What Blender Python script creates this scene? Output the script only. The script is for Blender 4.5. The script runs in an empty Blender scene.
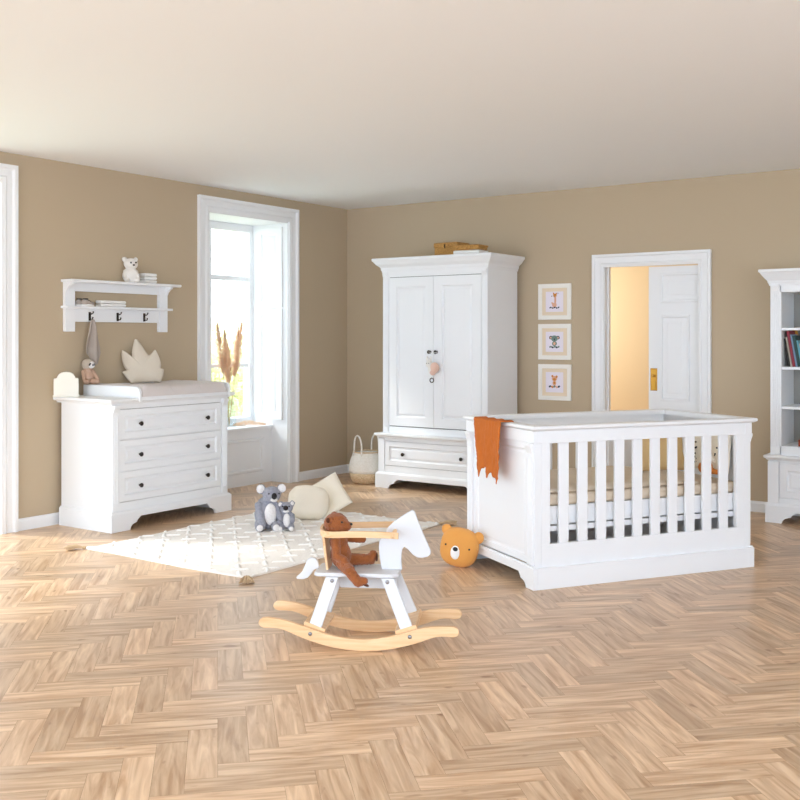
import bpy, bmesh, math, random
from mathutils import Vector, Matrix, noise
random.seed(7)
sc = bpy.context.scene
COL = sc.collection
R = math.radians
PI = math.pi

# ------------------------------------------------------------------ helpers
def srgb(r, g, b):
    def f(c):
        c /= 255.0
        return c/12.92 if c <= 0.04045 else ((c+0.055)/1.055)**2.4
    return (f(r), f(g), f(b), 1.0)

class MB:
    """collects verts/faces of ONE mesh (face material index optional)"""
    def __init__(s):
        s.v = []; s.f = []; s.m = []
    def add(s, verts, faces, mat=0):
        o = len(s.v)
        s.v += [tuple(p) for p in verts]
        s.f += [tuple(i+o for i in f) for f in faces]
        s.m += [mat]*len(faces)
        return s
    def box(s, x0, x1, y0, y1, z0, z1, mat=0):
        v = [(x0,y0,z0),(x1,y0,z0),(x1,y1,z0),(x0,y1,z0),(x0,y0,z1),(x1,y0,z1),(x1,y1,z1),(x0,y1,z1)]
        return s.add(v, [(0,3,2,1),(4,5,6,7),(0,1,5,4),(1,2,6,5),(2,3,7,6),(3,0,4,7)], mat)
    def loft(s, rings, closed=True, cap=True, mat=0):
        n = len(rings[0]); v = [p for r in rings for p in r]; f = []
        for i in range(len(rings)-1):
            for j in range(n if closed else n-1):
                k = (j+1) % n
                f.append((i*n+j, i*n+k, (i+1)*n+k, (i+1)*n+j))
        if cap:
            f.append(tuple(reversed(range(n)))); f.append(tuple((len(rings)-1)*n+j for j in range(n)))
        return s.add(v, f, mat)
    def prism(s, pts, a, b, axis='y', mat=0):
        """pts: 2D outline; extruded along axis from a to b"""
        def P(p, t):
            if axis == 'y': return (p[0], t, p[1])
            if axis == 'x': return (t, p[0], p[1])
            return (p[0], p[1], t)
        return s.loft([[P(p, a) for p in pts], [P(p, b) for p in pts]], mat=mat)
    def tube(s, pts, r, n=8, mat=0, cap=True):
        pts = [Vector(p) for p in pts]; rings = []
        if not isinstance(r, (list, tuple)): r = [r]*len(pts)
        up = None
        for i, p in enumerate(pts):
            t = (pts[min(i+1, len(pts)-1)] - pts[max(i-1, 0)]).normalized()
            if up is None:
                up = Vector((0,0,1)) if abs(t.z) < .9 else Vector((1,0,0))
            a = t.cross(up)
            if a.length < 1e-4: a = t.cross(Vector((0,1,0)))
            a.normalize(); b = a.cross(t).normalized(); up = b
            rings.append([tuple(p + (a*math.cos(2*PI*k/n) + b*math.sin(2*PI*k/n))*r[i]) for k in range(n)])
        return s.loft(rings, cap=cap, mat=mat)
    def lathe(s, prof, n=24, c=(0,0,0), mat=0, axis='z'):
        rings = []
        for r_, z in prof:
            ring = []
            for k in range(n):
                a = 2*PI*k/n; x = r_*math.cos(a); y = r_*math.sin(a)
                if axis == 'z': q = (c[0]+x, c[1]+y, c[2]+z)
                elif axis == 'y': q = (c[0]+x, c[1]-z, c[2]+y)
                else: q = (c[0]+z, c[1]+x, c[2]+y)
                ring.append(q)
            rings.append(ring)
        return s.loft(rings, mat=mat)
    def ell(s, c, r, rot=None, n=20, m=12, mat=0, e=1.0):
        M = (Matrix.Rotation(rot[0],3,'X') if rot else Matrix.Identity(3))
        if rot: M = Matrix.Rotation(rot[2],3,'Z') @ Matrix.Rotation(rot[1],3,'Y') @ M
        if not isinstance(r, (list, tuple)): r = (r, r, r)
        sg = lambda t: math.copysign(abs(t)**e, t)
        rings = []
        for i in range(1, m):
            ph = -PI/2 + PI*i/m
            rings.append([tuple(Vector(c) + M @ Vector((r[0]*sg(math.cos(ph))*sg(math.cos(2*PI*k/n)),
                     r[1]*sg(math.cos(ph))*sg(math.sin(2*PI*k/n)), r[2]*sg(math.sin(ph))))) for k in range(n)])
        o = len(s.v); s.loft(rings, cap=False, mat=mat)
        b = tuple(Vector(c) + M @ Vector((0,0,-r[2]))); t = tuple(Vector(c) + M @ Vector((0,0,r[2])))
        s.add([b, t], []); bi = len(s.v)-2; ti = bi+1; last = o+(m-2)*n
        for k in range(n):
            s.f.append((bi, o+(k+1) % n, o+k)); s.m.append(mat)
            s.f.append((ti, last+k, last+(k+1) % n)); s.m.append(mat)
        return s
    def cap(s, a, b, ra, rb, n=14, mat=0):
        """tapered capsule"""
        a = Vector(a); b = Vector(b); d = (b-a); L = d.length; t = d/L
        pts = []; rr = []
        for i in range(1, 6):
            w = PI/2*i/5; pts.append(a - t*ra*math.cos(w)); rr.append(ra*math.sin(w))
        for i in range(0, 5):
            w = PI/2*i/5; pts.append(b + t*rb*math.sin(w)); rr.append(rb*math.cos(w))
        return s.tube(pts, rr, n, mat)
    def rings(s, x0, x1, z0, z1, prof, yb, mat=0):
        """front panel with nested moulding: prof = [(inset, y)...] outside to inside, back at yb"""
        rr = []
        allp = [(0, yb)] + list(prof)
        for ins, y in allp:
            rr.append([(x0+ins,y,z0+ins),(x1-ins,y,z0+ins),(x1-ins,y,z1-ins),(x0+ins,y,z1-ins)])
        return s.loft(rr, mat=mat)
    def cornice(s, x0, x1, y0, y1, prof, back=False, mat=0):
        rr = []
        for o, z in prof:
            yb = y1 + (o if back else 0)
            rr.append([(x0-o,y0-o,z),(x1+o,y0-o,z),(x1+o,yb,z),(x0-o,yb,z)])
        return s.loft(rr, mat=mat)
    def mesh(s, name):
        me = bpy.data.meshes.new(name); me.from_pydata(s.v, [], s.f); me.update()
        bm = bmesh.new(); bm.from_mesh(me); bmesh.ops.recalc_face_normals(bm, faces=bm.faces); bm.to_mesh(me); bm.free()
        return me
    def build(s, name, mat, parent=None, bevel=0, smooth=False, loc=None, rot=None, seg=2):
        me = s.mesh(name)
        mats = mat if isinstance(mat, (list, tuple)) else [mat]
        for m in mats: me.materials.append(m)
        if len(mats) > 1:
            for p, mi in zip(me.polygons, s.m): p.material_index = mi
        if smooth:
            for p in me.polygons: p.use_smooth = True
        o = bpy.data.objects.new(name, me); COL.objects.link(o)
        if parent: o.parent = parent
        if loc: o.location = loc
        if rot: o.rotation_euler = rot
        if bevel:
            b = o.modifiers.new('bevel', 'BEVEL'); b.width = bevel; b.segments = seg; b.limit_method = 'ANGLE'; b.angle_limit = R(35)
        return o

def tag(o, label, cat, group=None):
    o['label'] = label; o['category'] = cat
    if group: o['group'] = group
    return o
def thing(name, label, cat, loc=(0,0,0), rz=0, group=None):
    o = bpy.data.objects.new(name, None); COL.objects.link(o)
    o.empty_display_size = .1
    o.location = loc; o.rotation_euler = (0,0,rz)
    return tag(o, label, cat, group)
def struct(o):
    o['kind'] = 'structure'; return o
def copytree(o, parent=None):
    c = o.copy(); COL.objects.link(c)
    if parent: c.parent = parent
    for ch in list(o.children): copytree(ch, c)
    return c
def face_cam(x, y, extra=0): return math.atan2(-x, y) + extra

def remesh(mb, name, mat, parent=None, voxel=.005, fuzz=.0015, freq=90, smooth_it=4, loc=None, rot=None):
    """melt overlapping blobs into one continuous skin, with a short uneven pile"""
    me = mb.mesh(name + '_tmp'); t = bpy.data.objects.new('tmp', me); COL.objects.link(t)
    m = t.modifiers.new('r', 'REMESH'); m.mode = 'VOXEL'; m.voxel_size = voxel
    s = t.modifiers.new('s', 'SMOOTH'); s.iterations = smooth_it; s.factor = .5
    dg = bpy.context.evaluated_depsgraph_get()
    out = bpy.data.meshes.new_from_object(t.evaluated_get(dg))
    bpy.data.objects.remove(t); bpy.data.meshes.remove(me)
    out.name = name
    if fuzz:
        nn = [v.normal.copy() for v in out.vertices]
        for v, n_ in zip(out.vertices, nn):
            v.co += n_*fuzz*(noise.noise(v.co*freq) + .6*noise.noise(v.co*freq*2.3))
    for p in out.polygons: p.use_smooth = True
    out.materials.clear(); out.materials.append(mat)
    for p in out.polygons: p.material_index = 0
    o = bpy.data.objects.new(name, out); COL.objects.link(o)
    if parent: o.parent = parent
    if loc: o.location = loc
    if rot: o.rotation_euler = rot
    return o

def sheet(fn, nu, nv, th, name, mat, parent=None, smooth=True):
    """solid cloth sheet: fn(u,v)->point, u,v in 0..1"""
    top = [[Vector(fn(i/nu, j/nv)) for j in range(nv+1)] for i in range(nu+1)]
    V = []; F = []
    def nrm(i, j):
        a = top[min(i+1,nu)][j]-top[max(i-1,0)][j]; b = top[i][min(j+1,nv)]-top[i][max(j-1,0)]
        n_ = a.cross(b)
        return n_.normalized() if n_.length > 1e-12 else Vector((0,0,1))
    for sgn in (.5, -.5):
        for i in range(nu+1):
            for j in range(nv+1):
                V.append(top[i][j] + nrm(i, j)*th*sgn)
    K = (nu+1)*(nv+1); id_ = lambda i, j: i*(nv+1)+j
    for i in range(nu):
        for j in range(nv):
            a, b, c, d = id_(i,j), id_(i+1,j), id_(i+1,j+1), id_(i,j+1)
            F.append((a,b,c,d)); F.append((K+d,K+c,K+b,K+a))
    for i in range(nu):
        F.append((id_(i,0), K+id_(i,0), K+id_(i+1,0), id_(i+1,0)))
        F.append((id_(i+1,nv), K+id_(i+1,nv), K+id_(i,nv), id_(i,nv)))
    for j in range(nv):
        F.append((id_(0,j+1), K+id_(0,j+1), K+id_(0,j), id_(0,j)))
        F.append((id_(nu,j), K+id_(nu,j), K+id_(nu,j+1), id_(nu,j+1)))
    mb = MB(); mb.add(V, F)
    return mb.build(name, mat, parent, smooth=smooth)

def cushion(w, h, t, name, mat, parent=None, n=26, e=2.6, wr=.004, outline=None, loc=None, rot=None):
    """pillow lying in XZ, thickness along Y"""
    V = []; F = []
    for sgn in (-1, 1):
        for i in range(n+1):
            for j in range(n+1):
                a = -1+2*i/n; b = -1+2*j/n
                k = max(0, (1-abs(a)**e))*max(0, (1-abs(b)**e))
                pinch = 1-.06*(1-abs(a*b)**.5)*max(abs(a), abs(b))**6
                x = a*w/2*pinch; z = b*h/2*pinch
                y = sgn*(t/2)*k**.5
                y += wr*noise.noise(Vector((x*14, z*14, sgn*3.0)))*k**.5
                V.append((x, y, z))
    K = (n+1)**2; id_ = lambda i, j: i*(n+1)+j
    for i in range(n):
        for j in range(n):
            a, b, c, d = id_(i,j), id_(i+1,j), id_(i+1,j+1), id_(i,j+1)
            F.append((a,b,c,d)); F.append((K+d,K+c,K+b,K+a))
    mb = MB(); mb.add(V, F)
    me = mb.mesh(name); bm = bmesh.new(); bm.from_mesh(me)
    bmesh.ops.remove_doubles(bm, verts=bm.verts, dist=.0006)
    bmesh.ops.recalc_face_normals(bm, faces=bm.faces); bm.to_mesh(me); bm.free()
    for p in me.polygons: p.use_smooth = True
    me.materials.append(mat)
    o = bpy.data.objects.new(name, me); COL.objects.link(o)
    if parent: o.parent = parent
    if loc: o.location = loc
    if rot: o.rotation_euler = rot
    return o

# ------------------------------------------------------------------ materials
def mat(name, col, rough=.6, bump=0, bscale=200, var=0, vscale=8, metal=0, spec=.5, sheen=0, detail=2, sss=0):
    m = bpy.data.materials.new(name); m.use_nodes = True
    nt = m.node_tree; b = nt.nodes['Principled BSDF']
    c = col if len(col) == 4 else (*col, 1)
    b.inputs['Base Color'].default_value = c
    b.inputs['Roughness'].default_value = rough
    b.inputs['Metallic'].default_value = metal
    b.inputs['Specular IOR Level'].default_value = spec
    if sheen: b.inputs['Sheen Weight'].default_value = sheen
    tc = nt.nodes.new('ShaderNodeTexCoord')
    if var:
        nz = nt.nodes.new('ShaderNodeTexNoise'); nz.inputs['Scale'].default_value = vscale; nz.inputs['Detail'].default_value = 4
        nt.links.new(tc.outputs['Object'], nz.inputs['Vector'])
        mx = nt.nodes.new('ShaderNodeMix'); mx.data_type = 'RGBA'
        mx.inputs[6].default_value = tuple(x*(1-var) for x in c[:3])+(1,)
        mx.inputs[7].default_value = tuple(min(1, x*(1+var)) for x in c[:3])+(1,)
        nt.links.new(nz.outputs['Fac'], mx.inputs[0]); nt.links.new(mx.outputs[2], b.inputs['Base Color'])
    if bump:
        nz = nt.nodes.new('ShaderNodeTexNoise'); nz.inputs['Scale'].default_value = bscale; nz.inputs['Detail'].default_value = detail
        nt.links.new(tc.outputs['Object'], nz.inputs['Vector'])
        bp = nt.nodes.new('ShaderNodeBump'); bp.inputs['Strength'].default_value = bump; bp.inputs['Distance'].default_value = .004
        nt.links.new(nz.outputs['Fac'], bp.inputs['Height']); nt.links.new(bp.outputs[0], b.inputs['Normal'])
    return m

def wood_mat(name, c1, c2, rough=.4, axis_scale=(3, 40, 40), uv=False, rnd=0, groove=False):
    m = bpy.data.materials.new(name); m.use_nodes = True
    nt = m.node_tree; N = nt.nodes; Lk = nt.links; b = N['Principled BSDF']
    tc = N.new('ShaderNodeTexCoord'); mp = N.new('ShaderNodeMapping'); mp.inputs['Scale'].default_value = axis_scale
    Lk.new(tc.outputs['UV' if uv else 'Object'], mp.inputs['Vector'])
    nz = N.new('ShaderNodeTexNoise'); nz.inputs['Scale'].default_value = 1; nz.inputs['Detail'].default_value = 6; nz.inputs['Distortion'].default_value = .8
    Lk.new(mp.outputs[0], nz.inputs['Vector'])
    cr = N.new('ShaderNodeValToRGB'); cr.color_ramp.elements[0].position = .3; cr.color_ramp.elements[1].position = .7
    cr.color_ramp.elements[0].color = c1; cr.color_ramp.elements[1].color = c2
    Lk.new(nz.outputs['Fac'], cr.inputs[0])
    out = cr.outputs[0]
    if rnd:
        ge = N.new('ShaderNodeNewGeometry'); mr = N.new('ShaderNodeMapRange')
        mr.inputs[3].default_value = 1-rnd; mr.inputs[4].default_value = 1+rnd
        Lk.new(ge.outputs['Random Per Island'], mr.inputs[0])
        hs = N.new('ShaderNodeHueSaturation'); Lk.new(mr.outputs[0], hs.inputs['Value']); Lk.new(out, hs.inputs['Color'])
        # small knots
        n2 = N.new('ShaderNodeTexNoise'); n2.inputs['Scale'].default_value = 9; n2.inputs['Detail'].default_value = 1
        mp2 = N.new('ShaderNodeMapping'); mp2.inputs['Scale'].default_value = (1, 2.2, 1); Lk.new(tc.outputs['UV'], mp2.inputs['Vector']); Lk.new(mp2.outputs[0], n2.inputs['Vector'])
        c2_ = N.new('ShaderNodeValToRGB'); c2_.color_ramp.elements[0].position = .70; c2_.color_ramp.elements[1].position = .80
        c2_.color_ramp.elements[0].color = (1,1,1,1); c2_.color_ramp.elements[1].color = (.62,.52,.45,1)
        Lk.new(n2.outputs['Fac'], c2_.inputs[0])
        mu = N.new('ShaderNodeMix'); mu.data_type = 'RGBA'; mu.blend_type = 'MULTIPLY'; mu.inputs[0].default_value = 1
        Lk.new(hs.outputs[0], mu.inputs[6]); Lk.new(c2_.outputs[0], mu.inputs[7]); out = mu.outputs[2]
    Lk.new(out, b.inputs['Base Color']); b.inputs['Roughness'].default_value = rough
    bp = N.new('ShaderNodeBump'); bp.inputs['Strength'].default_value = .08; bp.inputs['Distance'].default_value = .002
    Lk.new(nz.outputs['Fac'], bp.inputs['Height']); Lk.new(bp.outputs[0], b.inputs['Normal'])
    return m

M = {}
M['white'] = mat('white_lacquer', (.86,.875,.89), .42, var=.012, vscale=3, spec=.4)
M['trim'] = mat('white_trim_paint', (.86,.87,.88), .5, spec=.35)
M['gap_shade'] = mat('gap_shade', srgb(40,38,36), .8)  # painted shade for the gaps round drawers and doors
M['wall'] = mat('tan_wall_paint', srgb(191,173,147), .85, bump=.05, bscale=160, spec=.2)
M['cream_wall'] = mat('cream_wall_paint', srgb(233,220,194), .85, spec=.2)
M['ceil'] = mat('ceiling_paint', (.90,.925,.95), .9, spec=.2)
M['floor'] = wood_mat('oak_herringbone', srgb(178,140,104), srgb(226,196,162), .34, (3, 32, 1), uv=True, rnd=.13)
M['birch'] = wood_mat('birch_plywood', srgb(222,178,130), srgb(238,202,158), .45, (4, 60, 60))
M['horse_white'] = mat('horse_white_paint', (.67,.68,.70), .45)
M['metal_dark'] = mat('antique_metal', srgb(58,52,48), .32, metal=.85)
M['steel'] = mat('steel', srgb(150,150,152), .3, metal=1)
M['brass'] = mat('brass', srgb(176,132,58), .3, metal=1)
M['rug'] = mat('rug_wool', srgb(243,236,227), .95, bump=.5, bscale=260, var=.05, vscale=30, sheen=.3)
M['rug_tuft'] = mat('rug_tuft_wool', srgb(252,250,246), .95, bump=.6, bscale=300, sheen=.3)
M['tassel'] = mat('tassel_yarn', srgb(206,178,142), .95, bump=.5, bscale=300)
M['mat_fabric'] = mat('mat_fabric', srgb(214,206,203), .9, bump=.3, bscale=400, sheen=.2)
M['leaf_fabric'] = mat('leaf_fabric', srgb(216,204,186), .95, bump=.35, bscale=400, var=.04, sheen=.2)
M['cream'] = mat('cream_fabric', srgb(247,238,220), .95, bump=.35, bscale=300, var=.03)
M['cream_piping'] = mat('ochre_piping', srgb(206,170,100), .9)
M['cream_box'] = mat('cream_enamel', srgb(243,239,227), .45)
M['grey_cloth'] = mat('grey_muslin', srgb(176,164,154), .95, bump=.5, bscale=300)
M['orange_cloth'] = mat('rust_muslin', srgb(196,106,38), .95, bump=.7, bscale=260, var=.08, vscale=30)
M['orange_plush'] = mat('orange_knit', srgb(226,158,78), .95, bump=.5, bscale=420, sheen=.15)
M['teddy'] = mat('brown_plush', srgb(150,84,38), .95, bump=1, bscale=220, var=.25, vscale=45, sheen=.25)
M['teddy_dark'] = mat('dark_brown_plush', srgb(84,42,20), .95, bump=.8, bscale=220)
M['koala'] = mat('grey_plush', srgb(150,150,160), .95, bump=1, bscale=240, var=.38, vscale=55, sheen=.3)
M['koala_pale'] = mat('white_plush', srgb(232,228,226), .95, bump=1, bscale=240, var=.06, vscale=50, sheen=.3)
M['black'] = mat('black_plastic', srgb(22,20,20), .35)
M['black_plush'] = mat('black_felt', srgb(36,32,32), .85)
M['sloth'] = mat('taupe_plush', srgb(196,182,166), .95, bump=1, bscale=260, var=.12, vscale=50)
M['sloth_body'] = mat('pinkish_knit', srgb(200,166,144), .95, bump=.9, bscale=220, var=.12, vscale=60)
M['white_plush'] = mat('bright_white_plush', srgb(240,236,230), .95, bump=.8, bscale=260)
M['linen'] = mat('beige_linen', srgb(224,207,184), .95, bump=.4, bscale=300, var=.05)
M['towel'] = mat('white_towel', srgb(240,240,238), .95, bump=.4, bscale=400)
M['yellow_cloth'] = mat('mustard_cream', srgb(226,194,140), .95, bump=.4, bscale=300)
M['orange2'] = mat('orange_cotton', srgb(206,126,54), .95, bump=.4, bscale=300)
M['pink'] = mat('pale_pink_knit', srgb(232,196,178), .95, bump=.6, bscale=300)
M['pampas'] = mat('pampas_plume', srgb(232,204,176), .95, var=.10, vscale=60)
_nt = M['pampas'].node_tree; _tl = _nt.nodes.new('ShaderNodeBsdfTranslucent'); _tl.inputs[0].default_value = srgb(238,212,184)
_ms = _nt.nodes.new('ShaderNodeMixShader'); _ms.inputs[0].default_value = .5
_nt.links.new(_nt.nodes['Principled BSDF'].outputs[0], _ms.inputs[1]); _nt.links.new(_tl.outputs[0], _ms.inputs[2]); _nt.links.new(_ms.outputs[0], _nt.nodes['Material Output'].inputs[0])
M['stem'] = mat('dry_stem', srgb(188,160,110), .8)
M['shelf_grey'] = mat('bookcase_back', srgb(150,148,142), .7)
def weave(name, c1, c2, sc_=60):
    m = mat(name, c1, .8); nt = m.node_tree; b = nt.nodes['Principled BSDF']
    tc = nt.nodes.new('ShaderNodeTexCoord')
    ck = nt.nodes.new('ShaderNodeTexNoise'); ck.inputs['Scale'].default_value = sc_; ck.inputs['Detail'].default_value = 1
    mp = nt.nodes.new('ShaderNodeMapping'); mp.inputs['Scale'].default_value = (1,1,2.6)
    nt.links.new(tc.outputs['Object'], mp.inputs[0]); nt.links.new(mp.outputs[0], ck.inputs['Vector'])
    cr = nt.nodes.new('ShaderNodeValToRGB'); cr.color_ramp.elements[0].position = .38; cr.color_ramp.elements[1].position = .62
    cr.color_ramp.elements[0].color = c1; cr.color_ramp.elements[1].color = c2
    nt.links.new(ck.outputs['Fac'], cr.inputs[0]); nt.links.new(cr.outputs[0], b.inputs['Base Color'])
    bp = nt.nodes.new('ShaderNodeBump'); bp.inputs['Strength'].default_value = .6; bp.inputs['Distance'].default_value = .004
    nt.links.new(ck.outputs['Fac'], bp.inputs['Height']); nt.links.new(bp.outputs[0], b.inputs['Normal'])
    return m
M['wicker'] = weave('golden_wicker', srgb(150,104,48), srgb(206,158,88), 90)
M['seagrass'] = weave('natural_seagrass', srgb(206,176,136), srgb(232,208,172), 70)
M['seagrass_white'] = weave('white_seagrass', srgb(232,226,214), srgb(244,240,232), 70)
# glass: thin clear panes
g = bpy.data.materials.new('window_glass'); g.use_nodes = True
nt = g.node_tree; nt.nodes.remove(nt.nodes['Principled BSDF'])
tr = nt.nodes.new('ShaderNodeBsdfTransparent'); tr.inputs[0].default_value = (.96,.98,.98,1)
gl = nt.nodes.new('ShaderNodeBsdfGlossy'); gl.inputs['Roughness'].default_value = .02
mx = nt.nodes.new('ShaderNodeMixShader'); mx.inputs[0].default_value = .06
nt.links.new(tr.outputs[0], mx.inputs[1]); nt.links.new(gl.outputs[0], mx.inputs[2]); nt.links.new(mx.outputs[0], nt.nodes['Material Output'].inputs[0])
M['glass'] = g

# ------------------------------------------------------------------ room dimensions
XL, YB, ZC = -6.42, 8.27, 2.70
XR = 3.6
# floor: individual oak blocks laid in a herringbone
def make_floor():
    W, n = .102, 4
    ca, sa = math.cos(PI/4), math.sin(PI/4)
    V = []; F = []; UV = []
    g_ = .0004
    def add(x0, y0, x1, y1, horiz):
        pts = [(x0+g_,y0+g_),(x1-g_,y0+g_),(x1-g_,y1-g_),(x0+g_,y1-g_)]
        w = [(p[0]*ca-p[1]*sa, p[0]*sa+p[1]*ca) for p in pts]
        cx = sum(p[0] for p in w)/4; cy = sum(p[1] for p in w)/4
        if not (-7.1 < cx < 3.9 and -3.6 < cy < 10.6): return
        o = len(V); V.extend([(p[0], p[1], 0) for p in w])
        F.append((o,o+1,o+2,o+3)); ou = random.uniform(0, 50); ov = random.uniform(0, 50)
        L = n*W
        if horiz: UV.extend([(ou,ov),(ou+L,ov),(ou+L,ov+W),(ou,ov+W)])
        else: UV.extend([(ou,ov),(ou,ov+W),(ou+L,ov+W),(ou+L,ov)])
    rng = 130
    for i in range(-rng, rng):
        for j in range(-rng, rng):
            t = (i-j) % (2*n)
            if t == 0: add(i*W, j*W, (i+n)*W, (j+1)*W, True)
            elif t == 2*n-1: add(i*W, j*W, (i+1)*W, (j+n)*W, False)
    me = bpy.data.meshes.new('floor'); me.from_pydata(V, [], F)
    uv = me.uv_layers.new(name='UVMap')
    for l in me.loops: uv.data[l.index].uv = UV[l.vertex_index]
    me.materials.append(M['floor'])
    o = bpy.data.objects.new('floor', me); COL.objects.link(o); struct(o)
make_floor()
sub = MB(); sub.box(-7.1, 3.8, -3.6, 10.6, -.12, -.0015)
struct(sub.build('trim_1', mat('floor_joint', srgb(150,122,96), .9)))

struct(MB().box(-7.0, XR+.1, -3.5, 10.5, ZC, ZC+.12).build('ceiling', M['ceil']))

# left wall, 0.5 m thick, with the deep window recess and the tall glazed door
XO = -6.95
w = MB()
FD0, FD1 = 1.9, 4.28      # glazed door opening (y)
N0, N1 = 6.15, 7.352      # window recess (y)
H = 2.486
for a, b in ((-.4, FD0), (FD1, N0+.15), (N1, 8.40)):
    w.box(XO, XL, a, b, 0, ZC)
w.box(XO, XL, FD0, FD1, H, ZC); w.box(XO, XL, N0+.15, N1, H, ZC)
struct(w.build('wall_left', M['wall']))
# back wall with doorway
D0, D1, DH = -3.595, -2.765, 2.0
w = MB()
w.box(XL, D0, YB, YB+.12, 0, ZC); w.box(D0, D1, YB, YB+.12, DH, ZC); w.box(D1, XR+.1, YB, YB+.12, 0, ZC)
struct(w.build('wall_back', M['wall']))
struct(MB().box(XR, XR+.1, 3.2, YB, 0, ZC).build('wall_right', M['ceil']))
# hallway behind the doorway
w = MB(); w.box(-5.4, -1.2, 9.75, 9.85, 0, ZC); w.box(-5.5, -5.4, YB+.12, 9.85, 0, ZC); w.box(-1.3, -1.2, YB+.12, 9.85, 0, ZC)
struct(w.build('wall_hall', M['cream_wall']))

# baseboards
def baseboard(x0, x1, y0, y1, nm):
    b = MB()
    if nm == 'left': b.prism([(XL, 0), (XL+.018, 0), (XL+.018, .068), (XL+.008, .085), (XL, .085)], y0, y1, 'y')
    else: b.prism([(YB, 0), (YB-.018, 0), (YB-.018, .068), (YB-.008, .085), (YB, .085)], x0, x1, 'x')
    return b
b = baseboard(0,0,4.415,6.18,'left'); b2 = baseboard(0,0,7.485,YB,'left'); b.add(b2.v, b2.f)
struct(b.build('baseboard_left', M['trim']))
b = baseboard(XL, -3.71, 0, 0, 'back'); b2 = baseboard(-2.655, XR, 0, 0, 'back'); b.add(b2.v, b2.f)
struct(b.build('baseboard_back', M['trim']))

# casings (profiled architraves)
def casing_left(y0, y1, ztop, cw=.125):
    """architrave round an opening in the left wall; y0..y1 inner opening, stands proud of the wall"""
    m = MB()
    P = [(0, 0), (0, .020), (.03, .026), (.045, .018), (.085, .022), (.10, .036), (cw, .036), (cw, 0)]
    def leg(sgn, ye):
        ra = [(XL+p[1], ye+sgn*p[0], 0) for p in P]
        rb = [(XL+p[1], ye+sgn*p[0], ztop+p[0]) for p in P]
        m.loft([ra, rb])
    leg(-1, y0); leg(1, y1)
    ra = [(XL+p[1], y0-p[0], ztop+p[0]) for p in P]; rb = [(XL+p[1], y1+p[0], ztop+p[0]) for p in P]
    m.loft([ra, rb])
    return m
def casing_back(x0, x1, ztop, cw=.105):
    m = MB()
    P = [(0, 0), (0, .018), (.02, .024), (.03, .016), (.075, .020), (.085, .032), (cw, .032), (cw, 0)]
    for sgn, xe in ((-1, x0), (1, x1)):
        m.loft([[(xe+sgn*p[0], YB-p[1], 0) for p in P], [(xe+sgn*p[0], YB-p[1], ztop+p[0]) for p in P]])
    m.loft([[(x0-p[0], YB-p[1], ztop+p[0]) for p in P], [(x1+p[0], YB-p[1], ztop+p[0]) for p in P]])
    return m

# ---- window 1: deep recess with casement, panelled shutters and seat
win = casing_left(N0+.15, N1, H).build('window_1', M['trim']); struct(win)
XW = -6.90
lin = MB()   # lining boards of the recess
lin.box(XO, XL+.005, N1-.012, N1+.004, .0, H)          # right reveal
lin.box(XO+.02, XL+.005, N0+.146, N0+.162, 0, H)           # left reveal
lin.box(XO+.02, XL+.005, N0+.15, N1, H-.012, H+.003)       # head
lin.build('window_lining', M['trim'], win)
sh = MB()    # folded shutters on the reveals, facing into the recess
def reveal_panel(m, x0, x1, z0, z1, y, out):
    prof = [(0, 0), (.0, .020), (.055, .020), (.065, .010), (.075, .010), (.095, .016)]
    rr = []
    for ins, d in prof:
        rr.append([(x0+ins, y+out*d, z0+ins), (x1-ins, y+out*d, z0+ins), (x1-ins, y+out*d, z1-ins), (x0+ins, y+out*d, z1-ins)])
    m.loft(rr)
s1 = MB(); reveal_panel(s1, -6.79, -6.475, .60, 1.66, N1-.012, -1); reveal_panel(s1, -6.79, -6.475, 1.675, 2.44, N1-.012, -1)
s1.build('shutter', M['trim'], win)
s1 = MB(); reveal_panel(s1, -6.79, -6.475, .60, 1.66, N0+.162, 1); reveal_panel(s1, -6.79, -6.475, 1.675, 2.44, N0+.162, 1)
s1.build('shutter', M['trim'], win)
# sill and panelled seat front
sl = MB(); sl.box(XO+.02, -6.60, N0+.162, N1-.012, .515, .545)
sl.build('window_sill', M['trim'], win, bevel=.004)
sf = MB()
y0_, y1_ = N0+.162, N1-.012
rr = []
for ins, d in [(0, -.05), (0, 0), (.10, 0), (.112, -.006), (.125, .010), (.14, .010), (.15, -.008)]:
    rr.append([(-6.62+d, y0_+ins, .0+ins), (-6.62+d, y1_-ins, .0+ins), (-6.62+d, y1_-ins, .515-ins*.75), (-6.62+d, y0_+ins, .515-ins*.75)])
sf.loft(rr)
sf.build('window_seat_panel', M['trim'], win)
# casement frame
fr = MB()
zs0, zs1 = .545, H-.012
ym = 6.735
def bar(m, ya, yb, za, zb, d=.05): m.box(XW-d/2-.01, XW+d/2, ya, yb, za, zb)
bar(fr, N0+.162, N1-.012, zs0, zs0+.07, .08); bar(fr, N0+.162, N1-.012, zs1-.07, zs1, .08)
bar(fr, N0+.162, N0+.22, zs0+.07, zs1-.07, .078); bar(fr, N1-.055, N1-.012, zs0+.07, zs1-.07, .078)
bar(fr, ym-.05, ym+.05, zs0+.07, zs1-.07, .07)
bar(fr, N0+.22, ym-.05, 1.93, 1.975, .045); bar(fr, ym+.05, N1-.055, 1.93, 1.975, .045)
bar(fr, N0+.22, ym-.05, 1.10, 1.135, .035); bar(fr, ym+.05, N1-.055, 1.10, 1.135, .035)
fr.build('window_frame', M['trim'], win, bevel=.004)
gp = MB(); gp.box(XW-.014, XW-.010, N0+.21, N1-.05, zs0+.05, zs1-.05); gp.build('window_pane', M['glass'], win)

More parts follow.
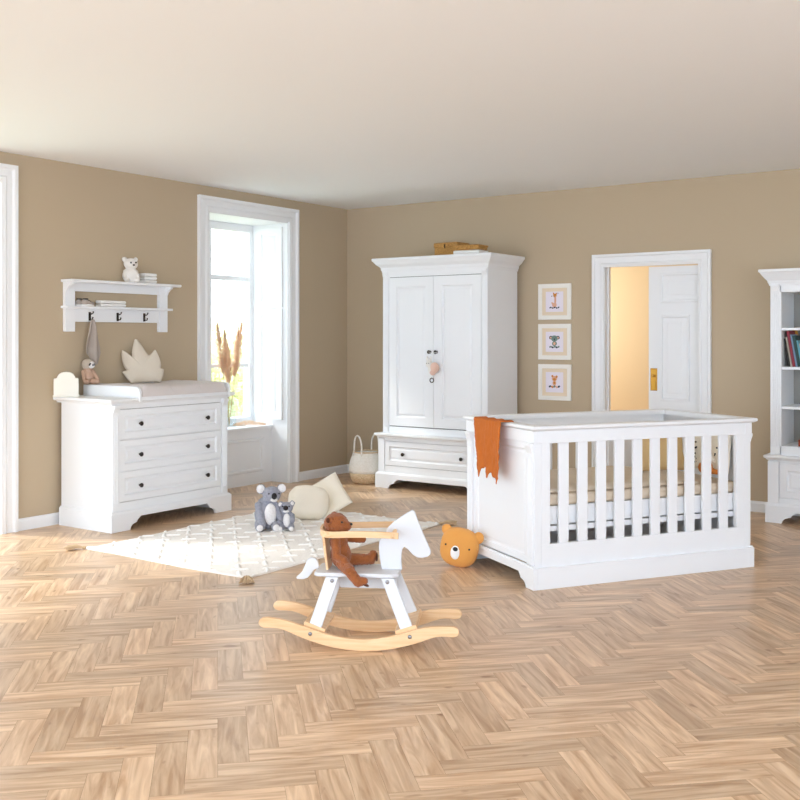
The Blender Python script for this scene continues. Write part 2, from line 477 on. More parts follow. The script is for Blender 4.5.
# ---- window 2: the tall glazed door at the left edge of the frame
w2 = casing_left(FD0, FD1, H).build('window_2', M['trim']); struct(w2)
fr = MB(); X2 = -6.70
fr.box(X2-.03, X2+.03, FD0, FD0+.07, 0, H); fr.box(X2-.03, X2+.03, FD1-.05, FD1, 0, H)
fr.box(X2-.03, X2+.03, FD0, FD1, H-.07, H); fr.box(X2-.03, X2+.03, FD0, FD1, 0, .10)
ymid = (FD0+FD1)/2
fr.box(X2-.03, X2+.03, ymid-.05, ymid+.05, 0, H)
fr.build('window_frame', M['trim'], w2, bevel=.004)
gp = MB(); gp.box(X2-.004, X2, FD0+.05, FD1-.03, .08, H-.05); gp.build('window_pane', M['glass'], w2)

# ---- door 1: cased opening with a half drawn sliding door
dr = casing_back(D0, D1, DH).build('door_1', M['trim']); struct(dr)
jm = MB(); jm.box(D0, D0+.006, YB-.005, YB+.12, 0, DH); jm.box(D1-.006, D1, YB-.005, YB+.04, 0, DH); jm.box(D0, D1, YB, YB+.03, DH-.006, DH)
jm.box(D0, D0+.02, YB+.05, YB+.075, 0, DH)
jm.build('door_jamb', M['trim'], dr)
lf = MB()
LX0, LX1, LY = -3.215, -2.715, YB+.055
def leaf_panel(m, x0, x1, z0, z1):
    m.rings(x0, x1, z0, z1, [(0, LY), (.004, LY-.010), (.018, LY-.010), (.028, LY+.004), (.05, LY+.004), (.07, LY-.003)], LY+.006)
lf.box(LX0, LX1, LY, LY+.035, .01, DH-.015)
leaf_panel(lf, -3.115, -2.74, 1.68, 1.93)
leaf_panel(lf, -3.115, -2.86, .85, 1.575); leaf_panel(lf, -3.115, -2.86, .12, .74)
lf.build('door_leaf', M['trim'], dr)
ph = MB(); ph.rings(-3.20, -3.14, .935, 1.125, [(0, LY-.002), (.004, LY-.006), (.012, LY-.006), (.014, LY-.004)], LY)
ph.lathe([(.002,0),(.012,.0),(.012,.012),(.006,.018)], 12, (-3.17, LY-.004, 1.06), axis='y')
ph.box(-3.185, -3.155, LY-.009, LY-.005, .96, 1.02)
ph.build('door_handle', M['brass'], dr, bevel=.001)

# ------------------------------------------------------------------ furniture helpers
KP = [(.005,0),(.007,.004),(.0055,.012),(.010,.016),(.0145,.021),(.0145,.026),(.009,.031),(.002,.032)]
def knob(parent, x, y, z, s=1.15):
    m = MB(); m.lathe([(r_*s, z_*s) for r_, z_ in KP], 16, (x, y, z), axis='y')
    m.lathe([(.011*s, 0), (.011*s, .002), (.008*s, .003)], 16, (x, y, z), axis='y')
    return m.build('knob', M['metal_dark'], parent, smooth=True)
def plinth_poly(x0, x1, z1, foot=.17, cut=.09):
    """front board with ogee shaped feet"""
    def side(x, s):
        return [(x, 0), (x, 0)]
    pts = [(x0, 0), (x0+foot, 0)]
    L = [(0, 0), (.006, .02), (.022, .038), (.05, .048), (.062, .05), (.066, .062), (.085, .078), (.10, cut)]
    pts = [(x0, 0)] + [(x0+foot+a, b_*cut/.09 if b_ < cut else cut) for a, b_ in L] + \
          [(x1-foot-a, b_*cut/.09 if b_ < cut else cut) for a, b_ in reversed(L)] + [(x1, 0), (x1, z1-.012), (x1-.0, z1), (x0, z1)]
    return pts
def front(parent, name, x0, x1, z0, z1, yf, mat_=None, st=.06, th=.02):
    m = MB()
    m.rings(x0, x1, z0, z1, [(0, yf+.002), (.002, yf), (st, yf), (st+.004, yf+.010), (st+.012, yf+.015), (st+.020, yf+.013), (st+.032, yf+.006)], yf+max(th, .018))
    return m.build(name, mat_ or M['white'], parent)
def pilaster(parent, x0, x1, z0, z1, yf):
    m = MB(); w_ = x1-x0
    m.box(x0, x1, yf, yf+.02, z0, z1)
    for k in range(3):
        c = x0+w_*(.28+.22*k)
        m.tube([(c, yf, z0+.05), (c, yf, z1-.07)], .0045, 6)
    m.prism([(yf+.01, z1), (yf-.016, z1), (yf-.016, z1-.02), (yf-.010, z1-.032), (yf-.002, z1-.05), (yf+.01, z1-.06)], x0+.004, x1-.004, 'x')
    return m.build('pilaster', M['white'], parent, bevel=.002)

# ------------------------------------------------------------------ changing dresser (against the left wall)
CH = thing('chest_of_drawers', 'white three-drawer chest carrying the changing tray against the left wall', 'chest of drawers', (-5.78, 4.735, 0), R(90))
CW, CD = 1.20, .595
body = MB()
body.box(.022, CW-.022, .045, CD-.004, .10, .915)
body.box(.022, .062, .022, .045, .133, .915); body.box(CW-.062, CW-.022, .022, .045, .133, .915)
body.box(.06, CW-.06, .026, .045, .872, .915); body.box(.06, CW-.06, .026, .045, .133, .203)
body.box(.06, CW-.06, .03, .045, .422, .430); body.box(.06, CW-.06, .03, .045, .648, .656)
body.build('body', M['white'], CH, bevel=.002)
gapb = MB().box(.09, CW-.09, .0445, .0455, .203, .872); gapb.build('drawer_gap_shade', M['gap_shade'], CH)  # dark sheet behind the drawers, gap shade put into its colour
pl_ = MB(); pl_.prism(plinth_poly(0, CW, .13), 0, .025, 'y'); pl_.box(0, .025, .0252, CD-.004, 0, .13); pl_.box(CW-.025, CW, .0252, CD-.004, 0, .13)
pl_.cornice(.012, CW-.012, .012, CD-.004, [(.008, .128), (.004, .136), (0, .142), (-.01, .142), (-.01, .128)])
pl_.build('plinth', M['white'], CH, bevel=.002)
tp = MB(); tp.cornice(.022, CW-.022, .022, .633, [(-.02, .905), (.004, .905), (.01, .912), (.012, .918), (.032, .922), (.042, .930), (.042, .945), (.036, .948), (-.02, .948)])
tp.build('top', M['white'], CH)
pilaster(CH, .026, .088, .15, .90, .018); pilaster(CH, CW-.088, CW-.026, .15, .90, .018)
for z0, z1 in ((.206, .421), (.431, .647), (.657, .869)):
    d = front(CH, 'drawer', .093, CW-.093, z0, z1, .024, st=.045)
    zk = (z0+z1)/2-.004
    knob(d, .28, .034, zk); knob(d, CW-.28+.03, .034, zk)

# changing tray
TR = thing('changing_tray', 'white changing tray with raised side boards on top of the chest', 'changing tray', (-5.78, 4.735, .948), R(90))
m = MB(); m.prism([(-.034, -.028), (-.0205, -.028), (-.0205, 0), (.60, 0), (.60, .082), (0.03, .082), (-.006, .078), (-.026, .062), (-.034, .04)], .225, .247, 'x')
m.build('side_board', M['white'], TR, bevel=.003)
m = MB(); m.prism([(-.034, -.028), (-.0205, -.028), (-.0205, 0), (.60, 0), (.60, .082), (0.03, .082), (-.006, .078), (-.026, .062), (-.034, .04)], 1.135, 1.157, 'x')
m.build('side_board', M['white'], TR, bevel=.003)
MB().box(.247, 1.135, .58, .60, 0, .08).build('back_board', M['white'], TR, bevel=.003)
MB().box(.247, 1.135, -.03, .58, .0, .008).build('tray_floor', M['white'], TR)
# changing mat
def mat_pt(i, j, top):
    u_, v_ = i, j
    x = .262+.858*u_; y = -.035+.60*v_
    ex = min(u_, 1-u_); ey = min(v_, 1-v_)
    edge = min(1, (ex/.035))**.5*min(1, (ey/.05))**.5 if ex > 0 and ey > 0 else 0
    side = math.exp(-((u_-.5)**2)/.12)
    hh = .066*edge + .018*(1-side)*edge
    for c in (.34, .68): hh -= .012*math.exp(-((u_-c)/.012)**2)
    for c in (.2, .8): hh -= .004*math.exp(-((v_-c)/.02)**2)
    hh += .002*noise.noise(Vector((x*9, y*9, 0)))
    return (x, y, .009 + max(.0, hh) + .0) if top else (x, y, .0085)
n1, n2 = 90, 50
V = [mat_pt(i/n1, j/n2, True) for i in range(n1+1) for j in range(n2+1)] + [mat_pt(i/n1, j/n2, False) for i in range(n1+1) for j in range(n2+1)]
F = []; K = (n1+1)*(n2+1)
for i in range(n1):
    for j in range(n2):
        a = i*(n2+1)+j; F.append((a, a+n2+1, a+n2+2, a+1)); F.append((K+a+1, K+a+n2+2, K+a+n2+1, K+a))
for i in range(n1):
    a = i*(n2+1); F.append((a, K+a, K+a+n2+1, a+n2+1)); a += n2; F.append((a+n2+1, K+a+n2+1, K+a, a))
for j in range(n2):
    F.append((j+1, K+j+1, K+j, j)); a = n1*(n2+1)+j; F.append((a, K+a, K+a+1, a+1))
mm = MB(); mm.add(V, F); cm = mm.build('changing_mat', M['mat_fabric'], smooth=True, loc=(-5.78, 4.735, .948), rot=(0,0,R(90)))
tag(cm, 'pinkish grey quilted mat lying in the changing tray', 'changing mat')

# leaf cushion: five pointed leaf standing on the mat
def leaf_cushion():
    full = [(-.115,-.004),(-.135,.02),(-.155,.048),(-.174,.076),(-.157,.080),(-.136,.078),(-.160,.112),(-.174,.157),(-.175,.227),(-.148,.216),(-.10,.174),(-.101,.207),(-.092,.258),(-.076,.305),(-.056,.300),(-.017,.241),(.02,.185),(.045,.207),(.07,.232),(.095,.18),(.109,.13),(.101,.082),(.128,.092),(.120,.04),(.10,0),(.04,.004),(-.03,0)]
    full = [(x*1.08, z*1.17) for x, z in full]
    # resample and puff: concentric rings shrinking to the centre
    pts = []
    for i in range(len(full)):
        a = Vector((full[i][0], full[i][1])); b_ = Vector((full[(i+1) % len(full)][0], full[(i+1) % len(full)][1]))
        for k in range(3): pts.append(a.lerp(b_, k/3))
    c = Vector((-.03, .11)); V = []; F = []; n = len(pts)
    S = [(1, 0), (.99, .22), (.95, .42), (.85, .64), (.65, .85), (.35, 1), (.1, 1.03)]
    rings = []
    for sgn in (-1, 1):
        rr = []
        for s_, t_ in S:
            rr.append([(c.x+(p.x-c.x)*s_, sgn*.042*t_ , c.y+(p.y-c.y)*s_) for p in pts])
        rings.append(rr)
    seq = list(reversed(rings[0])) + rings[1][1:]
    m = MB(); m.loft(seq)
    return m
lc = leaf_cushion().build('leaf_cushion', M['leaf_fabric'], smooth=True, loc=(-6.245, 5.465, 1.030), rot=(R(-14), 0, R(58)))
ss = lc.modifiers.new('s', 'SUBSURF'); ss.levels = 1; ss.render_levels = 1
tag(lc, 'beige leaf-shaped cushion standing at the back of the changing mat', 'cushion')

# cream box with domed top
cb = thing('storage_tin', 'small cream box with a domed top at the left end of the chest', 'box', (-6.355, 4.788, .948), face_cam(-6.3, 4.8, R(0)))
m = MB()
pts = [(-.088, .006), (.088, .006), (.088, .135), (.066, .137), (.062, .150), (.05, .168), (.03, .180), (0, .184), (-.03, .180), (-.05, .168), (-.062, .150), (-.066, .137), (-.088, .135)]
m.prism(pts, -.045, .045, 'y'); m.build('box_body', M['cream_box'], cb, bevel=.004)
MB().box(-.094, .094, -.05, .05, 0, .012).build('box_base', M['cream_box'], cb, bevel=.003)

# ------------------------------------------------------------------ plush animals
def eye(parent, c, r, mat_='black', name='eye'):
    return MB().ell(c, r, n=12, m=8).build(name, M[mat_], parent, smooth=True)

# sloth
SL = thing('sloth_toy', 'taupe sloth plush with a white face sitting beside the cream box', 'stuffed toy', (-6.355, 4.985, 1.0305), face_cam(-6.29, 5.05, R(22)))
SL.scale = (.80,.80,.74)
m = MB()
m.ell((0, 0, .085), (.055, .05, .075)); m.ell((-.005, -.01, .205), (.056, .052, .056))
m.cap((-.05, -.01, .13), (-.058, -.06, .05), .02, .018); m.cap((.045, -.01, .13), (.07, -.06, .06), .02, .016)
m.cap((-.03, -.03, .03), (-.045, -.085, .03), .026, .022); m.cap((.03, -.03, .03), (.06, -.09, .03), .026, .022)
m.cap((0, 0, .14), (0, -.005, .17), .04, .04)
remesh(m, 'body', M['sloth_body'], SL, .005, .002)
hd = MB(); hd.ell((-.005, -.01, .208), (.060, .055, .058)); remesh(hd, 'hood', M['sloth'], SL, .005, .0015)
MB().ell((.012, -.040, .202), (.040, .032, .038)).build('face', M['koala_pale'], SL, smooth=True)
MB().ell((-.008, -.066, .207), (.008, .006, .017), rot=(0, R(28), 0)).build('eye_patch', M['black_plush'], SL, smooth=True)
MB().ell((.036, -.060, .207), (.008, .006, .017), rot=(0, R(-28), 0)).build('eye_patch', M['black_plush'], SL, smooth=True)
MB().ell((.02, -.074, .200), (.010, .006, .007)).build('nose', M['black'], SL, smooth=True)

def koala(name_label, loc, rz, s, big):
    K_ = thing('koala_toy', name_label, 'stuffed toy', loc, rz)
    m = MB()
    if big:
        m.ell((0, .01, .105), (.092, .075, .105)); m.ell((-.01, .02, .17), (.065, .055, .06))
        m.ell((.03, -.01, .25), (.066, .058, .058))
        m.cap((-.065, -.02, .175), (-.045, -.085, .055), .028, .024); m.cap((.06, -.02, .17), (.085, -.07, .09), .026, .022)
        m.cap((-.05, -.02, .04), (-.06, -.085, .03), .045, .032); m.cap((.05, -.02, .04), (.055, -.09, .03), .042, .032)
        m.ell((-.045, .0, .288), (.034, .018, .036)); m.ell((.098, .0, .288), (.032, .018, .034))
        nose, chin, belly = (.043, -.073, .245), (.043, -.058, .218), (.018, -.055, .115)
        e1, e2 = (.006, -.062, .262), (.078, -.062, .262)
        ears = [(-.05, -.014, .292), (.102, -.014, .292)]; er = (.030, .012, .032)
        nr, cr_, br = (.019, .015, .024), (.026, .016, .016), (.044, .026, .078)
    else:
        m.ell((0, .01, .07), (.05, .045, .068)); m.ell((-.005, 0, .158), (.046, .042, .042))
        m.cap((-.038, -.01, .105), (-.052, -.04, .06), .017, .016); m.cap((.038, -.01, .105), (.045, -.045, .075), .017, .016)
        m.cap((-.03, -.02, .025), (-.042, -.06, .02), .025, .019); m.cap((.03, -.02, .025), (.036, -.06, .02), .024, .019)
        m.ell((-.045, .0, .182), (.020, .012, .022)); m.ell((.036, .0, .188), (.020, .012, .022))
        nose, chin, belly = (-.006, -.046, .162), (-.004, -.038, .138), (0, -.030, .073)
        e1, e2 = (-.028, -.036, .172), (.018, -.036, .172)
        ears = [(-.048, -.010, .184), (.038, -.010, .190)]; er = (.014, .007, .016)
        nr, cr_, br = (.018, .013, .018), (.022, .012, .010), (.026, .022, .05)
    remesh(m, 'body', M['koala'], K_, .005, .003, 110)
    bl = MB().ell(belly, br); remesh(bl, 'belly', M['koala_pale'], K_, .004, .002, 120)
    for c in ears:
        q = MB().ell(c, er); remesh(q, 'ear_fluff', M['koala_pale'], K_, .004, .004, 130)
    eye(K_, nose, nr, 'black_plush', 'nose'); MB().ell(chin, cr_).build('chin', M['koala_pale'], K_, smooth=True)
    eye(K_, e1, .006); eye(K_, e2, .006)
    # paws of paler plush
    f = [(-.06, -.108, .028), (.055, -.114, .028)] if big else [(-.043, -.074, .02), (.037, -.074, .02)]
    for c in f: MB().ell(c, (.024*s, .012*s, .024*s)).build('foot_pad', M['koala_pale'], K_, smooth=True)
    return K_
RT = .014
koala('larger grey koala plush with white ears sitting on the rug', (-4.945, 5.44, RT), face_cam(-4.94, 5.44, R(4)), 1, True)
koala('small grey koala plush leaning against the larger koala', (-4.815, 5.505, RT), face_cam(-4.82, 5.5, R(-6)), .7, False)

# orange bear head cushion
BC = thing('bear_cushion', 'orange bear-head cushion on the floor leaning against the crib', 'cushion', (-3.225, 5.262, 0), face_cam(-3.2, 5.24, R(-14)))
m = MB(); m.ell((0, 0, .118), (.118, .062, .118), rot=(0, R(10), 0), n=40, m=26, e=.78)
m.ell((-.080, .005, .222), (.033, .02, .033)); m.ell((.118, .005, .180), (.033, .02, .036))
remesh(m, 'head', M['orange_plush'], BC, .004, .0006, 60, 3, loc=(0,0,0))
for c, e_ in (((-.072, -.052, .142), .0065), ((.072, -.052, .118), .0065)):
    MB().ell(c, (e_, .005, e_)).build('eye', M['black'], BC, smooth=True)
MB().ell((-.012, -.056, .100), (.032, .010, .046), rot=(0, R(6), 0)).build('muzzle', M['towel'], BC, smooth=True)
MB().ell((-.010, -.065, .118), (.016, .006, .013)).build('nose', M['black'], BC, smooth=True)

# ------------------------------------------------------------------ wall shelf with hooks
WS = thing('wall_shelf', 'white wall shelf with two boards and a row of coat hooks', 'shelf', (XL+.002, 4.785, 1.43), R(90))
# local: x along the wall (0..1.022), -y into the room, z up
m = MB(); m.cornice(.010, 1.09, -.112, 0, [(0, .370), (.006, .374), (.008, .382), (.006, .390), (0, .392)]); m.build('top_board', M['white'], WS)
for x0 in (.02, .937):
    m = MB(); m.box(x0, x0+.085, -.035, 0, 0, .37); m.prism([(-.035, .37), (-.10, .37), (-.098, .355), (-.075, .345), (-.05, .325), (-.035, .30)], x0+.06 if x0 > .5 else x0, (x0+.085) if x0 > .5 else x0+.025, 'x')
    m.build('upright', M['white'], WS, bevel=.002)
MB().box(.085, .937, -.030, -.006, .305, .37).build('upper_rail', M['white'], WS, bevel=.002)
MB().box(.085, .937, -.030, -.006, .075, .175).build('hook_rail', M['white'], WS, bevel=.002)
MB().box(-.0, 1.035, -.085, -.0, .175, .193).build('lower_board', M['white'], WS, bevel=.003)
for x in (.24, .507, .775):
    m = MB(); m.box(x-.009, x+.009, -.036, -.030, .085, .150)
    m.tube([(x, -.034, .14), (x, -.055, .135), (x, -.072, .142), (x, -.076, .155)], [.005,.0045,.004,.006], 8)
    m.tube([(x, -.034, .105), (x, -.050, .094), (x, -.066, .096), (x, -.070, .112)], [.005,.0045,.004,.006], 8)
    m.build('hook', M['metal_dark'], WS, bevel=0, smooth=True)
# white teddy on the shelf
TB = thing('white_bear_toy', 'white teddy bear sitting on top of the wall shelf', 'stuffed toy', (-6.355, 5.395, 1.8225), face_cam(-6.35, 5.4, R(14)))
m = MB(); m.ell((0, 0, .055), (.066, .045, .064)); m.ell((.0, -.008, .145), (.056, .044, .046)); m.ell((-.048, 0, .180), (.022, .014, .020)); m.ell((.040, 0, .182), (.018, .012, .018))
m.cap((-.03, -.015, .02), (-.045, -.045, .018), .022, .018); m.cap((.03, -.015, .02), (.045, -.045, .018), .022, .018)
m.cap((-.045, 0, .085), (-.05, -.03, .04), .015, .014); m.cap((.045, 0, .085), (.05, -.03, .04), .015, .014); m.ell((.008, -.04, .128), (.022, .018, .017))
remesh(m, 'body', M['white_plush'], TB, .004, .0015)
eye(TB, (-.010, -.051, .153), .007); eye(TB, (.030, -.048, .155), .007); eye(TB, (.010, -.061, .134), (.009,.006,.007), 'black', 'nose')
# folded cloths
def folded(w_, d_, h_, n=3):
    m = MB()
    prof = []
    hl = h_/n
    for k in range(n):
        z0 = k*hl
        for a in range(7):
            t = -PI/2 + PI*a/6
            prof.append((d_/2 - hl*.45 + hl*.45*math.cos(t), z0 + hl/2 + hl*.46*math.sin(t)))
    left = [(-p[0], p[1]) for p in reversed(prof)]
    m.prism(prof+left, -w_/2, w_/2, 'x')
    return m
for k, (z_, w_) in enumerate(((0, .125), (.027, .122), (.053, .12))):
    o = folded(w_, .085, .026, 1).build('folded_cloth', M['towel'], smooth=False, bevel=.003, loc=(-6.35, 5.565, 1.8225+z_), rot=(0,0,R(90)+R((2,-2,1)[k])))
    tag(o, ('bottom folded white cloth in the stack beside the white teddy', 'middle folded white cloth in the stack beside the white teddy', 'top folded white cloth in the stack beside the white teddy')[k], 'folded cloth', 'folded cloths on the wall shelf')
for k, z_ in enumerate((0, .025)):
    o = folded(.24, .07, .024, 1).build('folded_cloth', M['towel'], bevel=.003, loc=(-6.372, 5.215, 1.6235+z_), rot=(0,0,R(90)))
    tag(o, ('lower folded white cloth beside the shoes on the small shelf board', 'upper folded white cloth beside the shoes on the small shelf board')[k], 'folded cloth', 'folded cloths on the lower board')
def baby_shoe(loc, rz, lab):
    t = thing('baby_shoe', lab, 'shoe', loc, rz, 'baby shoes on the wall shelf')
    m = MB(); m.ell((0, 0, .006), (.062, .026, .010), e=.8); m.build('sole', M['towel'], t, smooth=True)
    m = MB(); m.ell((.030, 0, .02), (.034, .024, .017)); m.ell((-.028, 0, .028), (.032, .024, .026)); m.cap((-.03, 0, .03), (.03, 0, .02), .022, .018)
    remesh(m, 'upper', M['grey_cloth'], t, .003, 0)
    MB().lathe([(.020,0),(.022,.006),(.016,.008),(.004,.004)], 14, (-.026,0,.050)).build('collar', M['black_plush'], t, smooth=True)
    m = MB()
    for q in range(3): m.tube([(.0+.012*q, -.018, .040-.005*q), (.004+.012*q, 0, .047-.006*q), (.0+.012*q, .018, .040-.005*q)], .0025, 6)
    m.build('lace', M['black'], t, smooth=True)
baby_shoe((-6.392, 4.965, 1.6235), R(82), 'baby shoe nearer the wall on the small shelf board')
baby_shoe((-6.345, 4.975, 1.6235), R(100), 'baby shoe nearer the room on the small shelf board')
# grey muslin hanging from first hook
def hang(u_, v_):
    z = 1.525 - .345*v_
    wv = .012+.062*min(1, v_*1.6)**.7
    if v_ > .75: wv *= 1-.75*(v_-.75)/.25*(1)
    c = 5.026 + .008*v_ + .015*max(0, v_-.75)*4
    fold = .014*math.sin(u_*PI*3.2+v_*2.5)*min(1, v_*3+.2)
    return (-6.352+fold+.004*math.sin(v_*9), c+(u_-.5)*2*wv, z)
gc = sheet(hang, 24, 40, .003, 'muslin_cloth', M['grey_cloth'])
tag(gc, 'taupe muslin cloth hanging from the left hook of the wall shelf', 'cloth')

# ------------------------------------------------------------------ wardrobe
WX, WY = -5.58, 7.61
WR = thing('wardrobe', 'tall white two-door wardrobe with a bottom drawer against the back wall', 'wardrobe', (WX, WY, 0), 0)
WW, WD = 1.222, .60
m = MB(); m.box(.02, WW-.02, .045, WD, .10, .47); m.box(.02, .09, .022, .045, .14, .455); m.box(WW-.09, WW-.02, .022, .045, .14, .455)
m.box(.09, WW-.09, .026, .045, .433, .47); m.box(.09, WW-.09, .026, .045, .14, .205)
m.build('lower_body', M['white'], WR, bevel=.002)
MB().box(.09, WW-.09, .0442, .0452, .20, .436).build('drawer_gap_shade', M['gap_shade'], WR)  # thin dark sheet, painted shade round the bottom drawer
m = MB(); m.prism(plinth_poly(0, WW, .13, .15, .085), 0, .025, 'y'); m.box(0, .025, .0252, WD, 0, .13); m.box(WW-.025, WW, .0252, WD, 0, .13)
m.cornice(.012, WW-.012, .012, WD, [(.010, .126), (.006, .136), (0, .144), (-.01, .144), (-.01, .128)])
m.build('plinth', M['white'], WR, bevel=.002)
m = MB(); m.cornice(.02, WW-.02, .022, WD, [(-.01, .462), (.004, .462), (.008, .470), (.012, .474), (.022, .478), (.03, .486), (.03, .498), (.024, .503), (-.02, .503)])
m.build('ledge', M['white'], WR)
m = MB(); U0, U1 = .045, 1.165
m.box(U0, U1, .085, WD, .503, 2.02); m.box(U0, U0+.065, .062, .085, .503, 1.99); m.box(U1-.065, U1, .062, .085, .503, 1.99)
m.box(U0+.06, U1-.06, .066, .085, 1.942, 2.0); m.box(U0+.06, U1-.06, .066, .085, .503, .565)
m.build('upper_body', M['white'], WR, bevel=.003)
MB().box(U0+.06, U1-.06, .0842, .0852, .56, 1.95).build('door_gap_shade', M['gap_shade'], WR)  # thin dark sheet, painted shade round the wardrobe doors
pilaster(WR, U0+.002, U0+.058, .51, 1.985, .058); pilaster(WR, U1-.058, U1-.002, .51, 1.985, .058)
m = MB(); m.cornice(U0, U1, .062, WD, [(-.02, 1.985), (.006, 1.985), (.008, 2.0), (.014, 2.012), (.016, 2.03), (.028, 2.042), (.046, 2.056), (.062, 2.078), (.072, 2.09), (.076, 2.094), (.076, 2.112), (.070, 2.116), (-.02, 2.116)])
m.build('cornice', M['white'], WR)
mid = (U0+U1)/2
for x0, x1, kx in ((U0+.069, mid-.0015, mid-.035), (mid+.0015, U1-.069, mid+.035)):
    d = front(WR, 'door', x0, x1, .572, 1.937, .062, st=.085, th=.021)
    knob(d, kx, .062, 1.255)
d = front(WR, 'drawer', .094, WW-.094, .209, .430, .026, st=.045, th=.018)
knob(d, .30, .036, .318); knob(d, WW-.30, .036, .318)

# musical toy hanging from the wardrobe knobs
HT = thing('hanging_toy', 'pale pink and white plush pull toy hanging from the wardrobe door knobs', 'toy', (-4.95, 7.672, 1.0), 0)
m = MB(); m.ell((.018, -.05, .115), (.048, .026, .05)); m.ell((.0, -.052, .075), (.03, .022, .028))
remesh(m, 'body', M['pink'], HT, .004, .001)
m = MB(); m.ell((-.040, -.050, .150), (.034, .022, .036)); m.ell((-.062, -.048, .195), (.012, .01, .028)); m.ell((-.026, -.048, .195), (.012, .01, .028)); m.ell((-.02, -.05, .10), (.03, .02, .04))
remesh(m, 'head', M['white_plush'], HT, .004, .001)
eye(HT, (-.052, -.071, .155), .004); eye(HT, (-.030, -.072, .155), .004)
for cpts in ([(-.0, -.045, .255), (-.005, -.05, .2), (-.003, -.05, .15)], [(0, -.05, .06), (-.012, -.05, .035), (-.012, -.05, .022)], [(-.052, -.044, .256), (-.0, -.048, .248), (.052, -.044, .256)]):
    m = MB(); m.tube(cpts, .002, 6); m.build('cord', M['towel'], HT)
m = MB(); m.tube([(-.012+.019*math.cos(2*PI*k/20), -.05, .003+.019*math.sin(2*PI*k/20)) for k in range(21)], .005, 8, cap=False); m.build('pull_ring', M['metal_dark'], HT, smooth=True)

# wicker boxes on top
def wbox(loc, w_, d_, h_, lab, towel=False):
    t = thing('wicker_box', lab, 'basket', loc, R(-3))
    m = MB(); m.box(-w_/2, w_/2, -d_/2, d_/2, 0, h_*.68); m.build('base', M['wicker'], t, bevel=.008)
    m = MB(); m.box(-w_/2-.006, w_/2+.006, -d_/2-.006, d_/2+.006, h_*.66, h_); m.build('lid', M['wicker'], t, bevel=.010)
    m = MB(); m.tube([(-.0, -d_/2-.008, h_*.86), (0, -d_/2-.018, h_*.72), (0, -d_/2-.008, h_*.60)], .005, 6); m.build('clasp', M['metal_dark'], t)
    return t
wbox((-4.925, 7.90, 2.116), .25, .20, .130, 'taller golden wicker box with a lid on top of the wardrobe')
o = folded(.25, .20, .036, 1).build('folded_blanket', M['towel'], bevel=.004, loc=(-4.62, 7.73, 2.116), rot=(0,0,R(4)))
tag(o, 'white folded blanket under the flat wicker tray on the wardrobe', 'blanket')
t = thing('wicker_tray', 'flat round-cornered wicker tray lying on the folded blanket', 'basket', (-4.62, 7.73, 2.1525), R(4))
m = MB(); m.box(-.122, .122, -.095, .095, 0, .035); m.build('tray_body', M['wicker'], t, bevel=.018, seg=3)
MB().box(-.126, .126, -.10, .10, .028, .045).build('lid', M['wicker'], t, bevel=.009)

# belly basket
BK = thing('belly_basket', 'round white and natural seagrass basket with two handles beside the wardrobe', 'basket', (-5.82, 7.80, 0), R(-95))
prof = [(.115, 0), (.135, .01), (.155, .05), (.165, .10)]
prof2 = [(.165, .10), (.170, .13), (.168, .17), (.155, .22), (.138, .265), (.130, .295)]
def shell(prof, t=.006):
    return [(r_, z) for r_, z in prof] + [(r_-t, z) for r_, z in reversed(prof)]
m = MB(); m.lathe(shell(prof), 32); m.lathe([(.113, .002), (.113, .006), (.001, .006), (.001, .002)], 32)
m.build('lower_weave', M['seagrass'], BK, smooth=True)
m = MB(); m.lathe(shell(prof2), 32); m.build('upper_weave', M['seagrass_white'], BK, smooth=True)
m = MB(); m.tube([(.129*math.cos(2*PI*k/32), .129*math.sin(2*PI*k/32), .296) for k in range(33)], .007, 8, cap=False); m.build('rim', M['seagrass'], BK, smooth=True)
for a in (0, PI):
    m = MB(); pts = []
    for k in range(15):
        tt = PI*k/14
        ang = a+.34*math.cos(tt)*1.1; pts.append((.132*math.cos(ang), .132*math.sin(ang), .27+.185*math.sin(tt)**.6 if 0 < k < 14 else .25))
    m.tube(pts, .008, 8); m.build('handle', M['seagrass_white'], BK, smooth=True)

# ------------------------------------------------------------------ pictures
inkg = mat('ink_grey', srgb(70,72,84), .8); inko = mat('ink_orange', srgb(214,140,60), .8); inkp = mat('ink_peach', srgb(232,180,150), .8)
inkgr = mat('ink_green', srgb(120,140,130), .8); paper = mat('paper', srgb(236,228,238), .8); passe = mat('cream_passepartout', srgb(234,216,190), .8)
PW = mat('picture_frame_white', srgb(242,238,230), .5)
def disc(m, x, z, rx, rz_, y, mi=0, n=14, rot=0):
    ring = lambda yy: [(x+rx*math.cos(2*PI*k/n)*math.cos(rot)-rz_*math.sin(2*PI*k/n)*math.sin(rot), yy, z+rx*math.cos(2*PI*k/n)*math.sin(rot)+rz_*math.sin(2*PI*k/n)*math.cos(rot)) for k in range(n)]
    m.loft([ring(y), ring(y-.0006)], mat=mi)
def picture(x, z0, z1, lab, draw):
    w_ = .322; h_ = z1-z0
    t = thing('framed_picture', lab, 'picture', (x, YB, z0), 0, 'animal pictures in white frames')
    m = MB(); m.rings(0, w_, 0, h_, [(0, -.018), (.003, -.020), (.036, -.020), (.040, -.012)], 0); m.build('frame', PW, t)
    MB().box(.039, w_-.039, -.014, -.004, .039, h_-.039).build('passepartout', passe, t)
    MB().box(.075, w_-.075, -.0155, -.0135, .070, h_-.070).build('paper', paper, t)
    m = MB(); draw(m, w_/2, h_/2); m.build('drawing', [inkg, inko, inkp, inkgr], t)
Y_ = -.0157
